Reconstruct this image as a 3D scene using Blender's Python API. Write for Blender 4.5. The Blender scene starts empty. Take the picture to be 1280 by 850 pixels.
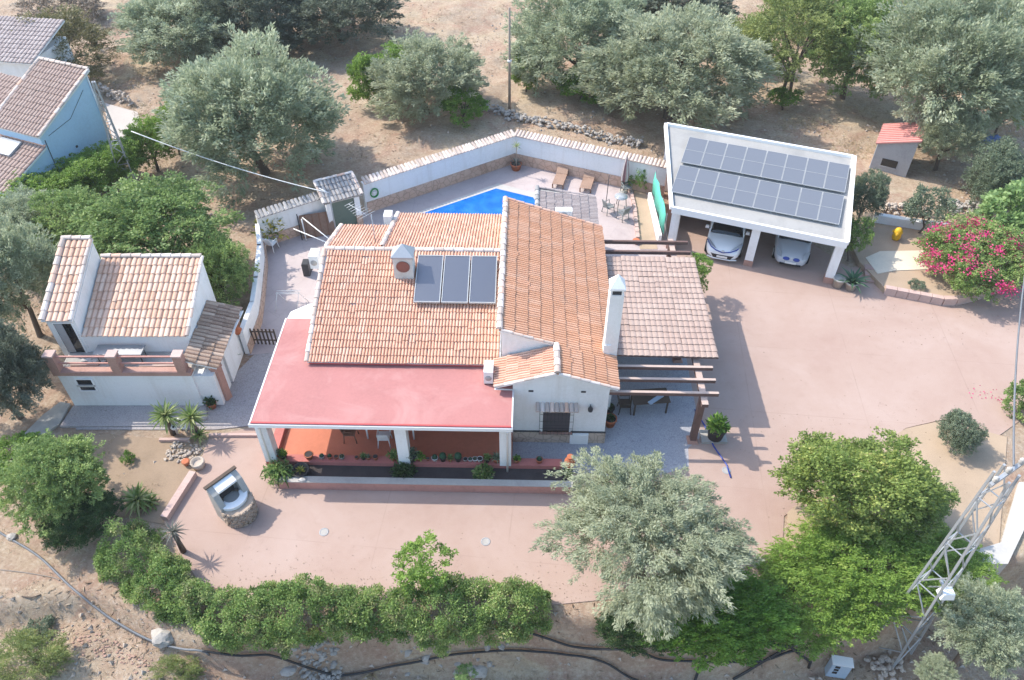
import bpy, math, random
import numpy as np
from mathutils import Vector, Matrix
sc = bpy.context.scene
COL = sc.collection
R = math.radians
random.seed(7)

# ------------------------------------------------------------------ camera, sky, sun, exposure
FPX, PITCH, CAMH = 973.0, R(43.5), 24.0          # focal length (px of a 1280 px wide picture), tilt below the horizon, height
cam = bpy.data.cameras.new('camera')
cam.sensor_width = 36.0
cam.lens = 36.0 * FPX / 1280.0
cam.clip_start, cam.clip_end = 0.5, 2000.0
camo = bpy.data.objects.new('camera', cam)
COL.objects.link(camo)
camo.location = (0, 0, CAMH)
camo.rotation_euler = (R(90) - PITCH, 0, 0)
sc.camera = camo

SUN_TO = Vector((-0.84, 0.40, 1.0)).normalized()  # towards the sun
world = bpy.data.worlds.new("World")
sc.world = world
world.use_nodes = True
wn = world.node_tree.nodes
bg = wn['Background']
sky = wn.new('ShaderNodeTexSky')
sky.sky_type = 'NISHITA'
sky.sun_disc = False
sky.sun_elevation = math.asin(SUN_TO.z)
sky.sun_rotation = math.atan2(SUN_TO.x, SUN_TO.y)
sky.air_density = 1.6
sky.dust_density = 2.2
sky.ozone_density = 4.0
sky.altitude = 100
world.node_tree.links.new(sky.outputs[0], bg.inputs[0])
bg.inputs[1].default_value = 0.15
sun = bpy.data.lights.new('sun', 'SUN')
sun.energy = 2.5
sun.angle = R(0.5)
sun.color = (1.0, 0.93, 0.81)
suno = bpy.data.objects.new('sun', sun)
COL.objects.link(suno)
suno.rotation_euler = SUN_TO.to_track_quat('Z', 'Y').to_euler()
sc.view_settings.view_transform = 'Standard'
sc.view_settings.look = 'None'
sc.view_settings.exposure = 1.17
sc.view_settings.gamma = 1.0
sc.render.engine = 'CYCLES'
sc.cycles.max_bounces = 6
sc.cycles.diffuse_bounces = 3
sc.cycles.transparent_max_bounces = 4

# ------------------------------------------------------------------ surveying: where a sight line of the photograph meets a given height
def at(u, v, z=0.0):
    x = (u - 640.0) / FPX
    y = -(v - 425.0) / FPX
    d = Vector((x, math.cos(PITCH) + y * math.sin(PITCH), -math.sin(PITCH) + y * math.cos(PITCH)))
    t = (CAMH - z) / -d.z
    return Vector((0, 0, CAMH)) + d * t

def depth(p):
    return (Vector(p) - Vector((0, 0, CAMH))).dot(Vector((0, math.cos(PITCH), -math.sin(PITCH))))

# front bank: the garden stands above the track in front of it
HB = [(-80, 8), (-40, 9), (-19, 12.6), (-14, 13.2), (-10, 11.6), (-8, 11.7), (-6, 12.15), (2, 12.25), (9, 12.0), (13, 12.9), (15.5, 14.2), (17.3, 14.4), (22, 15), (80, 20)]
HBX = np.array([a for a, b in HB]); HBY = np.array([b for a, b in HB])
def terrain_h(x, y):
    x = np.asarray(x, float); y = np.asarray(y, float)
    d = np.interp(x, HBX, HBY) - y
    t = np.clip(d / 0.8, 0, 1)
    drop = 0.7 + 1.9 * np.clip((x + 10.0) / 4.0, 0, 1)
    z = -drop * t * t * (3 - 2 * t)
    n = 0.10 * np.sin(x * .71 + 1.3 * np.sin(y * .37)) + 0.08 * np.sin(y * .93 + x * .23) + 0.05 * np.sin(x * 1.9 - y * 1.3) + .03 * np.sin(3.1 * x + 2.3 * y)
    inside = np.clip((x + 20.5) / 1.2, 0, 1) * np.clip((24.5 - x) / 1.2, 0, 1) * np.clip((y - 11.5) / 1.0, 0, 1) * np.clip((41.5 - y) / 1.0, 0, 1)
    near_shed = np.clip((x - 17) / 1, 0, 1) * np.clip((y - 31) / 1, 0, 1)
    inside = inside * (1 - .6 * near_shed)
    z = z + n * (1 - inside) * .8 - 0.03
    return z
def th(x, y):
    return float(terrain_h(x, y))
def gnd(u, v):
    lo = None
    for k in range(161):                      # walk down the sight line until it meets the ground
        z = 1.0 - k * .025
        p = at(u, v, z)
        if p.z <= th(p.x, p.y): break
    return Vector((p.x, p.y, th(p.x, p.y)))

# ------------------------------------------------------------------ mesh collector
class MB:
    def __init__(s):
        s.v = []; s.f = []; s.sm = []
    def add(s, vs, fs, smooth=False):
        b = len(s.v)
        s.v += [tuple(p) for p in vs]
        s.f += [tuple(i + b for i in f) for f in fs]
        s.sm += [smooth] * len(fs)
        return s
    def box(s, c, d, rz=0.0, top=1.0):
        x, y, z = d[0] / 2, d[1] / 2, d[2] / 2
        m = Matrix.Rotation(rz, 3, 'Z')
        vs = []
        for zz, k in ((-z, 1.0), (z, top)):
            for xx, yy in ((-x, -y), (x, -y), (x, y), (-x, y)):
                vs.append(Vector(c) + m @ Vector((xx * k, yy * k, zz)))
        return s.add(vs, [(3, 2, 1, 0), (4, 5, 6, 7), (0, 1, 5, 4), (1, 2, 6, 5), (2, 3, 7, 6), (3, 0, 4, 7)])
    def bb(s, x0, x1, y0, y1, z0, z1):
        return s.box(((x0 + x1) / 2, (y0 + y1) / 2, (z0 + z1) / 2), (x1 - x0, y1 - y0, z1 - z0))
    def bar(s, p, q, w, h):
        p, q = Vector(p), Vector(q)
        a = (q - p).normalized()
        up = Vector((0, 0, 1)) if abs(a.z) < .95 else Vector((0, 1, 0))
        b = a.cross(up).normalized(); c = b.cross(a)
        vs = []
        for o in (p, q):
            for i, j in ((-1, -1), (1, -1), (1, 1), (-1, 1)):
                vs.append(o + b * (i * w / 2) + c * (j * h / 2))
        return s.add(vs, [(0, 1, 2, 3), (7, 6, 5, 4), (4, 5, 1, 0), (5, 6, 2, 1), (6, 7, 3, 2), (7, 4, 0, 3)])
    def tube(s, pts, r, n=6, smooth=True):
        pts = [Vector(p) for p in pts]
        if not hasattr(r, '__len__'): r = [r] * len(pts)
        vs = []
        a0 = None
        for i, p in enumerate(pts):
            t = (pts[min(i + 1, len(pts) - 1)] - pts[max(i - 1, 0)]).normalized()
            if a0 is None:
                a0 = t.cross(Vector((0, 0, 1)) if abs(t.z) < .9 else Vector((1, 0, 0))).normalized()
            a = (a0 - t * a0.dot(t)).normalized(); a0 = a
            b = t.cross(a)
            for k in range(n):
                g = 2 * math.pi * k / n
                vs.append(p + (a * math.cos(g) + b * math.sin(g)) * r[i])
        fs = []
        for i in range(len(pts) - 1):
            for k in range(n):
                k2 = (k + 1) % n
                fs.append((i * n + k, i * n + k2, (i + 1) * n + k2, (i + 1) * n + k))
        s.add(vs, fs, smooth)
        b = len(s.v) - len(vs)
        s.f += [tuple(b + k for k in reversed(range(n))), tuple(b + (len(pts) - 1) * n + k for k in range(n))]
        s.sm += [False, False]
        return s
    def lathe(s, prof, n=14, c=(0, 0, 0), smooth=True):
        c = Vector(c); vs = []
        for r, z in prof:
            for k in range(n):
                g = 2 * math.pi * k / n
                vs.append(c + Vector((r * math.cos(g), r * math.sin(g), z)))
        fs = []
        for i in range(len(prof) - 1):
            for k in range(n):
                k2 = (k + 1) % n
                fs.append((i * n + k, i * n + k2, (i + 1) * n + k2, (i + 1) * n + k))
        s.add(vs, fs, smooth)
        b = len(s.v) - len(vs)
        s.f += [tuple(b + k for k in reversed(range(n))), tuple(b + (len(prof) - 1) * n + k for k in range(n))]
        s.sm += [False, False]
        return s
    def prism(s, poly, z0, z1):
        n = len(poly)
        ar = sum(poly[i][0] * poly[(i + 1) % n][1] - poly[(i + 1) % n][0] * poly[i][1] for i in range(n))
        if ar < 0: poly = poly[::-1]
        z1s = z1 if hasattr(z1, '__len__') else [z1] * n
        z0s = z0 if hasattr(z0, '__len__') else [z0] * n
        vs = [(p[0], p[1], z0s[i]) for i, p in enumerate(poly)] + [(p[0], p[1], z1s[i]) for i, p in enumerate(poly)]
        fs = [tuple(reversed(range(n))), tuple(range(n, 2 * n))]
        for i in range(n):
            j = (i + 1) % n
            fs.append((i, j, n + j, n + i))
        return s.add(vs, fs)
    def slab(s, quad, th):
        """a slab below a planar quad given counter-clockwise seen from above"""
        q = [Vector(p) for p in quad]
        nrm = (q[1] - q[0]).cross(q[-1] - q[0]).normalized()
        n = len(q)
        vs = q + [p - nrm * th for p in q]
        fs = [tuple(range(n)), tuple(reversed(range(n, 2 * n)))]
        for i in range(n):
            j = (i + 1) % n
            fs.append((i, n + i, n + j, j))
        return s.add(vs, fs)
    def blob(s, c, r, seed, k=.25, flat=1.0):
        """an uneven stone: a jittered, faceted ball"""
        rnd = random.Random(seed)
        vs = [(0, 0, 1)]
        for zz, rr in ((.5, .85), (-.35, .95)):
            o = rnd.random()
            for i in range(5):
                g = 2 * math.pi * (i + o) / 5
                vs.append((rr * math.cos(g), rr * math.sin(g), zz))
        vs.append((0, 0, -1))
        vs = [Vector(c) + Vector((p[0] * r[0], p[1] * r[1], p[2] * r[2])) * (1 + rnd.uniform(-k, k)) for p in vs]
        fs = []
        for i in range(5):
            j = (i + 1) % 5
            fs += [(0, 1 + i, 1 + j), (1 + i, 6 + i, 6 + j, 1 + j), (11, 6 + j, 6 + i)]
        return s.add(vs, fs)
    def mesh(s, name):
        me = bpy.data.meshes.new(name)
        me.from_pydata(s.v, [], s.f)
        if any(s.sm): me.polygons.foreach_set('use_smooth', s.sm)
        me.update()
        return me
    def build(s, name, m, parent=None, loc=None, rot=None, **kw):
        return link(name, s.mesh(name), m, parent, loc, rot, **kw)

def link(name, me, m, parent=None, loc=None, rot=None, **kw):
    if m is not None and not me.materials: me.materials.append(MAT[m] if isinstance(m, str) else m)
    o = bpy.data.objects.new(name, me)
    COL.objects.link(o)
    if parent: o.parent = parent
    if loc is not None: o.location = loc
    if rot is not None: o.rotation_euler = rot
    for k, v in kw.items(): o[k] = v
    return o

def tag(o, label, cat, group=None):
    o['label'] = label; o['category'] = cat
    if group: o['group'] = group
    return o
def thing(name, label, cat, loc=(0, 0, 0), rz=0.0, group=None):
    o = bpy.data.objects.new(name, None)
    COL.objects.link(o)
    o.empty_display_size = .3
    o.location = loc; o.rotation_euler = (0, 0, rz)
    return tag(o, label, cat, group)
def copy_tree(o, parent=None, **kw):
    c = o.copy(); COL.objects.link(c)
    if parent: c.parent = parent
    for k, v in kw.items(): c[k] = v
    for ch in o.children: copy_tree(ch, c)
    return c
ORD = ['first', 'second', 'third', 'fourth', 'fifth', 'sixth', 'seventh', 'eighth', 'ninth', 'tenth', 'eleventh', 'twelfth', 'thirteenth', 'fourteenth', 'fifteenth', 'sixteenth']

# ------------------------------------------------------------------ materials
MAT = {}
def nodes(name):
    m = bpy.data.materials.new(name); m.use_nodes = True
    nt = m.node_tree
    MAT[name] = m
    return m, nt, nt.nodes, nt.links, nt.nodes['Principled BSDF']
def ramp(n, stops):
    r = n.new('ShaderNodeValToRGB')
    e = r.color_ramp.elements
    e[0].position, e[0].color = stops[0][0], (*stops[0][1], 1)
    e[1].position, e[1].color = stops[-1][0], (*stops[-1][1], 1)
    for p, c in stops[1:-1]:
        k = e.new(p); k.color = (*c, 1)
    return r
def mixc(n, l, fac, a, b, mode='MIX'):
    x = n.new('ShaderNodeMix'); x.data_type = 'RGBA'; x.blend_type = mode
    for sock, v in ((x.inputs['Factor'], fac), (x.inputs['A'], a), (x.inputs['B'], b)):
        if isinstance(v, (int, float)): sock.default_value = v
        elif isinstance(v, tuple): sock.default_value = (*v, 1)
        else: l.new(v, sock)
    return x.outputs['Result']
def noise(n, l, scale, detail=4, rough=.55, vec=None, dist=0):
    t = n.new('ShaderNodeTexNoise'); t.inputs['Scale'].default_value = scale
    t.inputs['Detail'].default_value = detail; t.inputs['Roughness'].default_value = rough
    t.inputs['Distortion'].default_value = dist
    if vec is not None: l.new(vec, t.inputs['Vector'])
    return t.outputs['Fac']
def pos(n):
    return n.new('ShaderNodeNewGeometry').outputs['Position']
def mrange(n, l, v, a, b, c=0., d=1.):
    m = n.new('ShaderNodeMapRange'); l.new(v, m.inputs['Value'])
    for k, x in zip(('From Min', 'From Max', 'To Min', 'To Max'), (a, b, c, d)): m.inputs[k].default_value = x
    return m.outputs['Result']
def bump(n, l, p, h, strength=.3, dist=.02):
    b = n.new('ShaderNodeBump'); b.inputs['Strength'].default_value = strength; b.inputs['Distance'].default_value = dist
    l.new(h, b.inputs['Height']); l.new(b.outputs['Normal'], p.inputs['Normal'])
def plain(name, c, rough=.7, var=.25, scale=1.2, fine=14, b=.15, metal=0., spec=.3, c2=None, stain=None):
    """colour mottled by large and fine noise, with a little relief"""
    m, nt, n, l, p = nodes(name)
    P = pos(n)
    big = noise(n, l, scale, 5, .6, P); sm = noise(n, l, fine, 3, .6, P)
    dk = tuple(x * (1 - var) for x in c) if c2 is None else c2
    lt = tuple(min(1, x * (1 + var * .5)) for x in c)
    r = ramp(n, [(.28, dk), (.52, c), (.75, lt)])
    a = n.new('ShaderNodeMath'); a.operation = 'MULTIPLY_ADD'
    l.new(sm, a.inputs[0]); a.inputs[1].default_value = .4
    s2 = n.new('ShaderNodeMath'); s2.operation = 'MULTIPLY'; l.new(big, s2.inputs[0]); s2.inputs[1].default_value = .6
    l.new(s2.outputs[0], a.inputs[2]); l.new(a.outputs[0], r.inputs[0])
    col = r.outputs[0]
    if stain:
        st = noise(n, l, .45, 6, .65, P, 1.0)
        col = mixc(n, l, mrange(n, l, st, .5, .7), col, stain)
    l.new(col, p.inputs['Base Color'])
    p.inputs['Roughness'].default_value = rough; p.inputs['Metallic'].default_value = metal
    p.inputs['Specular IOR Level'].default_value = spec
    if b: bump(n, l, p, sm, b, .01)
    return m

def tile_mat(name, stops, attr=False, spots=None):
    m, nt, n, l, p = nodes(name)
    P = pos(n)
    if attr:
        a = n.new('ShaderNodeAttribute'); a.attribute_name = 'tint'; rnd = a.outputs['Fac']
    else:
        rnd = n.new('ShaderNodeObjectInfo').outputs['Random']
    r = ramp(n, stops); l.new(rnd, r.inputs[0])
    grime = noise(n, l, 1.1, 6, .65, P, .6)
    fine = noise(n, l, 22, 3, .6, P)
    c = mixc(n, l, mrange(n, l, grime, .45, .75, 0, .3), r.outputs[0], tuple(x * .62 + .02 for x in stops[0][1]))
    c = mixc(n, l, mrange(n, l, fine, .35, .75, 0, .38), c, tuple(min(1, x * 1.25 + .06) for x in stops[-1][1]))
    li = noise(n, l, .55, 7, .7, P, 1.2)
    c = mixc(n, l, mrange(n, l, li, .56, .72, 0, .38), c, (.36, .31, .27))
    li2 = noise(n, l, 9, 3, .6, P)
    c = mixc(n, l, mrange(n, l, li2, .66, .74, 0, .5), c, (.55, .50, .44))
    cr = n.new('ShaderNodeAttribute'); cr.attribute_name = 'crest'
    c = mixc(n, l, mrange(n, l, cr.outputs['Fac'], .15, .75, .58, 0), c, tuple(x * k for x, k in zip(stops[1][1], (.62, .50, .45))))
    l.new(c, p.inputs['Base Color']); p.inputs['Roughness'].default_value = .85
    p.inputs['Specular IOR Level'].default_value = .2
    bump(n, l, p, fine, .2, .01)
def tile_pair(name, stops):
    tile_mat(name, stops); tile_mat(name + ' mass', stops, True)
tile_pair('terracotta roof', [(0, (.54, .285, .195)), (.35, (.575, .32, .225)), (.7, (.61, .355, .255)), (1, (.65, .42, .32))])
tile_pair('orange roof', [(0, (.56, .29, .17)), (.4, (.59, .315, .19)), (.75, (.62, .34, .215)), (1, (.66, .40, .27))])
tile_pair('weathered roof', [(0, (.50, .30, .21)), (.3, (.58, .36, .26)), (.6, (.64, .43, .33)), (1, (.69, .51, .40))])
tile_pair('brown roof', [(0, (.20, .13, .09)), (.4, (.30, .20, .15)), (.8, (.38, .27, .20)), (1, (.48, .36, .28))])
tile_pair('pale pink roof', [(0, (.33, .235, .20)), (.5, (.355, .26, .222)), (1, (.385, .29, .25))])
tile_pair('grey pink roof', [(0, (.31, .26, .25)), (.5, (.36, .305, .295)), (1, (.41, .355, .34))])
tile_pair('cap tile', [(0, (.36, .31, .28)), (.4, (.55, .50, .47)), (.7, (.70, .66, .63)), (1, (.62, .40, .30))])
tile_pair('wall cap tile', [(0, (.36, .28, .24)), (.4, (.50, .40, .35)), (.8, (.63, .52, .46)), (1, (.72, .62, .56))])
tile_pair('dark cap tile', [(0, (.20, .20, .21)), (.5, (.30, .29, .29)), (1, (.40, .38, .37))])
plain('white wall', (.80, .80, .80), .85, .06, .7, 9, .08, c2=(.70, .70, .69))
mw = MAT['white wall']; n_ = mw.node_tree.nodes; l_ = mw.node_tree.links
mp_ = n_.new('ShaderNodeMapping'); mp_.inputs['Scale'].default_value = (2.6, 2.6, .22); l_.new(pos(n_), mp_.inputs['Vector'])
st_ = noise(n_, l_, 1.0, 5, .65, mp_.outputs[0])
bc_ = n_['Principled BSDF'].inputs['Base Color']; src_ = bc_.links[0].from_socket
l_.new(mixc(n_, l_, mrange(n_, l_, st_, .52, .72, 0, .45), src_, (.62, .59, .55)), bc_)
plain('white paint', (.82, .82, .82), .6, .05, 1, 12, .04)
plain('blue wall', (.47, .66, .84), .85, .12, .5, 8, .08)
plain('grey render', (.36, .36, .37), .9, .25, .8, 10, .2)
plain('red roof paint', (.40, .175, .165), .85, .16, .6, 9, .08, stain=(.45, .235, .22))
plain('red trim', (.42, .085, .085), .7, .15)
plain('pink stone', (.43, .25, .20), .85, .25, 1.5, 12, .2)
plain('ledge paint', (.46, .16, .14), .8, .2, 1.2, 10, .15)
plain('planter face', (.50, .26, .22), .85, .25, 1.2, 9, .15)
plain('concrete', (.40, .38, .355), .9, .2, .8, 12, .2, stain=(.30, .28, .265))
plain('roof screed', (.345, .335, .325), .9, .15, .5, 10, .12, stain=(.27, .265, .26))
plain('pale concrete', (.48, .455, .43), .9, .18, .8, 10, .15, stain=(.42, .40, .37))
plain('porch tile', (.50, .17, .10), .55, .15, .8, 6, .03)
plain('soil', (.30, .22, .155), .95, .25, 1.3, 18, .5)
plain('dark soil', (.06, .05, .05), .95, .3, 2, 18, .5)
plain('bed soil', (.40, .30, .215), .95, .2, .8, 20, .4)
plain('flagstone', (.62, .55, .44), .85, .15, 1.2, 9, .15)
plain('rubble', (.46, .39, .33), .95, .35, 2.3, 14, .4)
plain('white stone', (.38, .35, .32), .95, .25, 2.3, 14, .3)
plain('barbecue stone', (.40, .31, .24), .95, .3, 3, 14, .4)
plain('brick bits', (.36, .23, .18), .9, .3, 3)
plain('terracotta', (.46, .15, .075), .8, .2, 3, 18, .1)
plain('black plastic', (.025, .025, .03), .5, .2)
plain('dark pot', (.05, .045, .045), .6, .3)
plain('grey pot', (.42, .40, .38), .8, .2, 3)
plain('white pot', (.72, .71, .70), .6, .1)
plain('brown wood', (.20, .105, .07), .75, .35, 2, 20, .2)
plain('beam paint', (.155, .095, .082), .8, .3, 1.5, 15, .15, c2=(.10, .06, .055))
plain('beam top', (.46, .35, .30), .85, .2, 2, 15, .2)
plain('lounger wood', (.36, .235, .175), .75, .25, 2, 20, .2)
plain('dark wood', (.09, .065, .05), .8, .3, 2, 20, .2)
plain('bark', (.13, .10, .08), .95, .35, 3, 20, .6)
plain('pale bark', (.30, .25, .21), .95, .3, 3, 20, .5)
plain('metal', (.36, .37, .39), .45, .15, 1, 12, .05, metal=.6)
plain('panel frame', (.40, .41, .42), .5, .08, 1, 12, 0)
plain('galvanised', (.42, .44, .47), .5, .12, 1, 12, .05, metal=.45)
plain('dark metal', (.05, .05, .055), .5, .2)
plain('white metal', (.78, .78, .77), .5, .05)
plain('grey fabric', (.20, .21, .21), .9, .2, 3, 20, .2)
plain('green net', (.10, .42, .33), .9, .15, 3, 30, .2)
plain('green hose', (.03, .30, .07), .5, .2)
plain('green door', (.13, .17, .14), .7, .2)
plain('cabinet blue', (.34, .42, .52), .6, .1)
plain('yellow glaze', (.72, .42, .02), .5, .25, 6)
plain('parasol cloth', (.50, .46, .46), .9, .15)
plain('parasol stripe', (.22, .12, .13), .9, .15)
plain('white plastic', (.80, .80, .80), .45, .05)
plain('vent disc', (.28, .11, .085), .7, .2)
plain('dirty hood', (.66, .65, .62), .85, .2, 2, 12, .15, stain=(.40, .38, .35))
plain('shed roof', (.58, .26, .235), .75, .18, 1.5, 10, .08)
plain('pipe', (.16, .17, .19), .55, .2, 2)
plain('dark pipe', (.035, .036, .04), .5, .2, 2)
plain('cable', (.70, .71, .70), .6, .1)
plain('tarp', (.10, .16, .34), .6, .2)
plain('brown mat', (.24, .155, .115), .9, .3, 4, 25, .3)
plain('concrete pad', (.46, .41, .37), .9, .12, .5, 10, .15)
plain('step', (.40, .27, .23), .9, .2, 2, 14, .2)
plain('kerb', (.50, .36, .32), .9, .2, 2, 14, .2)

# window and car glass
def glassy(name, c, rough=.08, spec=.6):
    m, nt, n, l, p = nodes(name)
    p.inputs['Base Color'].default_value = (*c, 1); p.inputs['Roughness'].default_value = rough
    p.inputs['Specular IOR Level'].default_value = spec
    return m
glassy('dark glass', (.012, .014, .018))
glassy('lamp glass', (.35, .37, .4), .1)
glassy('car white', (.78, .80, .82), .22, .5)
glassy('car silver', (.50, .52, .56), .25, .5)
glassy('car trim', (.02, .02, .024), .4, .4)
glassy('chrome', (.55, .56, .58), .2, .8)
glassy('tyre', (.02, .02, .02), .8, .2)
glassy('car blue', (.02, .05, .30), .3, .5)
glassy('shutter', (.10, .09, .10), .5, .4)
glassy('number plate', (.75, .75, .73), .5, .3)

def solar_glass(name, c, c2, sx, sy):
    m, nt, n, l, p = nodes(name)
    tc = n.new('ShaderNodeTexCoord')
    sep = n.new('ShaderNodeSeparateXYZ'); l.new(tc.outputs['Object'], sep.inputs[0])
    def lines(o, s, w):
        a = n.new('ShaderNodeMath'); a.operation = 'MULTIPLY'; l.new(o, a.inputs[0]); a.inputs[1].default_value = s
        f = n.new('ShaderNodeMath'); f.operation = 'FRACT'; l.new(a.outputs[0], f.inputs[0])
        g = n.new('ShaderNodeMath'); g.operation = 'LESS_THAN'; l.new(f.outputs[0], g.inputs[0]); g.inputs[1].default_value = w
        return g.outputs[0]
    gx, gy = lines(sep.outputs[0], sx, .14), lines(sep.outputs[1], sy, .06)
    mx = n.new('ShaderNodeMath'); mx.operation = 'MAXIMUM'; l.new(gx, mx.inputs[0]); l.new(gy, mx.inputs[1])
    dust = noise(n, l, 1.3, 4, .6, pos(n))
    base = mixc(n, l, mrange(n, l, dust, .3, .75, 0, .8), c, c2)
    col = mixc(n, l, mx.outputs[0], base, tuple(min(1, x * 1.15 + .02) for x in c2))
    l.new(col, p.inputs['Base Color']); p.inputs['Roughness'].default_value = .28
    p.inputs['Specular IOR Level'].default_value = .5
solar_glass('photovoltaic cells', (.065, .075, .105), (.115, .125, .15), 6.0, .01)
glassy('collector glass', (.165, .175, .205), .28, .5)
MAT['collector glass'].node_tree.nodes['Principled BSDF'].inputs['Metallic'].default_value = .6

def terrain_mat():
    m, nt, n, l, p = nodes('dry ground')
    P = pos(n)
    a = noise(n, l, .16, 6, .6, P, .4); b = noise(n, l, .9, 8, .7, P, .3); c = noise(n, l, 7, 6, .75, P); d = noise(n, l, 33, 3, .7, P)
    base = ramp(n, [(.30, (.25, .17, .12)), (.45, (.375, .27, .195)), (.6, (.44, .335, .25)), (.75, (.50, .405, .31))])
    l.new(b, base.inputs[0])
    e = noise(n, l, .42, 7, .68, P, .8)
    col = mixc(n, l, mrange(n, l, a, .48, .62, 0, .5), base.outputs[0], (.50, .41, .28))
    col = mixc(n, l, mrange(n, l, e, .50, .38, 0, .75), col, (.36, .225, .165))
    col = mixc(n, l, mrange(n, l, e, .55, .68, 0, .65), col, (.29, .245, .20))
    col = mixc(n, l, mrange(n, l, c, .52, .72, 0, .6), col, (.60, .53, .44))
    col = mixc(n, l, mrange(n, l, c, .47, .30, 0, .75), col, (.19, .13, .095))
    col = mixc(n, l, mrange(n, l, d, .58, .75, 0, .6), col, (.64, .58, .50))
    l.new(col, p.inputs['Base Color']); p.inputs['Roughness'].default_value = .95
    p.inputs['Specular IOR Level'].default_value = .15
    h = n.new('ShaderNodeMath'); h.operation = 'ADD'; l.new(c, h.inputs[0]); l.new(d, h.inputs[1])
    bump(n, l, p, h.outputs[0], .8, .06)
terrain_mat()
def paving_mat(name, c1, c2, c3, joint=0., pebble=0., stain=None, lines=False):
    m, nt, n, l, p = nodes(name)
    P = pos(n)
    a = noise(n, l, .22, 6, .62, P, .5); b = noise(n, l, 2.2, 6, .7, P); f = noise(n, l, 26, 3, .7, P)
    r = ramp(n, [(.33, c1), (.5, c2), (.68, c3)]); l.new(a, r.inputs[0])
    col = mixc(n, l, mrange(n, l, b, .5, .75, 0, .35), r.outputs[0], c3)
    col = mixc(n, l, mrange(n, l, b, .45, .25, 0, .35), col, tuple(x * .8 for x in c1))
    col = mixc(n, l, mrange(n, l, f, .4, .7, 0, .22), col, tuple(min(1, x * 1.12) for x in c3))
    if stain:
        s = noise(n, l, .5, 7, .7, P, 1.5)
        col = mixc(n, l, mrange(n, l, s, .56, .7, 0, .6), col, stain)
    if lines:   # shallow saw-cut joints and small dark stains
        mp = n.new('ShaderNodeMapping'); mp.inputs['Rotation'].default_value = (0, 0, R(6)); l.new(P, mp.inputs['Vector'])
        sp_ = n.new('ShaderNodeSeparateXYZ'); l.new(mp.outputs[0], sp_.inputs[0])
        wob = noise(n, l, .6, 2, .5, P)
        for o_, s_ in ((sp_.outputs[0], 4.6), (sp_.outputs[1], 3.9)):
            a1 = n.new('ShaderNodeMath'); a1.operation = 'MULTIPLY_ADD'; l.new(o_, a1.inputs[0]); a1.inputs[1].default_value = 1 / s_; a1.inputs[2].default_value = .37
            a2 = n.new('ShaderNodeMath'); a2.operation = 'FRACT'; l.new(a1.outputs[0], a2.inputs[0])
            a3 = n.new('ShaderNodeMath'); a3.operation = 'LESS_THAN'; l.new(a2.outputs[0], a3.inputs[0]); a3.inputs[1].default_value = .009
            a4 = n.new('ShaderNodeMath'); a4.operation = 'MULTIPLY'; l.new(a3.outputs[0], a4.inputs[0]); l.new(mrange(n, l, wob, .35, .6, .0, .28), a4.inputs[1])
            col = mixc(n, l, a4.outputs[0], col, tuple(x * .72 for x in c1))
        sp2 = noise(n, l, 5.5, 2, .8, P)
        col = mixc(n, l, mrange(n, l, sp2, .70, .78, 0, .55), col, tuple(x * .66 for x in c1))
    if pebble or joint:
        v = n.new('ShaderNodeTexVoronoi'); v.feature = 'DISTANCE_TO_EDGE'
        v.inputs['Scale'].default_value = pebble if pebble else joint
        l.new(P, v.inputs['Vector'])
        e = mrange(n, l, v.outputs['Distance'], .0, .10 if pebble else .02, 1, 0)
        col = mixc(n, l, mrange(n, l, e, 0, 1, 0, .7 if pebble else .22), col, tuple(x * .55 for x in c1))
        if pebble:
            v2 = n.new('ShaderNodeTexVoronoi'); v2.inputs['Scale'].default_value = pebble; l.new(P, v2.inputs['Vector'])
            sp = n.new('ShaderNodeSeparateColor'); l.new(v2.outputs['Color'], sp.inputs[0])
            col = mixc(n, l, mrange(n, l, sp.outputs[0], 0, 1, 0, .45), col, c3)
    l.new(col, p.inputs['Base Color']); p.inputs['Roughness'].default_value = .85
    p.inputs['Specular IOR Level'].default_value = .2
    bump(n, l, p, f, .25, .01)
paving_mat('pink paving', (.35, .24, .20), (.38, .272, .228), (.415, .31, .268), stain=(.385, .275, .23), lines=True)
paving_mat('pebble paving', (.29, .29, .33), (.345, .345, .375), (.41, .405, .43), pebble=12)
paving_mat('cobble paving', (.30, .27, .275), (.36, .325, .325), (.41, .375, .37), pebble=10)
paving_mat('terrace paving', (.37, .305, .30), (.43, .36, .35), (.50, .43, .42), joint=1.3)
paving_mat('brick plinth', (.42, .27, .20), (.52, .35, .265), (.60, .44, .35), pebble=3.2)
paving_mat('stone plinth', (.40, .30, .24), (.50, .39, .31), (.58, .47, .39), pebble=3.5)

m, nt, n, l, p = nodes('pool water')
w = noise(n, l, 1.1, 4, .6, pos(n), 1.5)
vo = n.new('ShaderNodeTexVoronoi'); vo.feature = 'SMOOTH_F1'; vo.inputs['Scale'].default_value = 2.2; l.new(pos(n), vo.inputs['Vector'])
r = ramp(n, [(.25, (.0, .085, .36)), (.7, (.01, .15, .50))]); l.new(w, r.inputs[0])
l.new(mixc(n, l, mrange(n, l, vo.outputs['Distance'], .35, .75, 0, .35), r.outputs[0], (.05, .27, .62)), p.inputs['Base Color']); p.inputs['Roughness'].default_value = .08  # caustic light painted into the water colour as lighter cells
p.inputs['IOR'].default_value = 1.33
rp_ = noise(n, l, 3.5, 3, .6, pos(n), .6)
bump(n, l, p, rp_, .35, .05)

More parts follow.
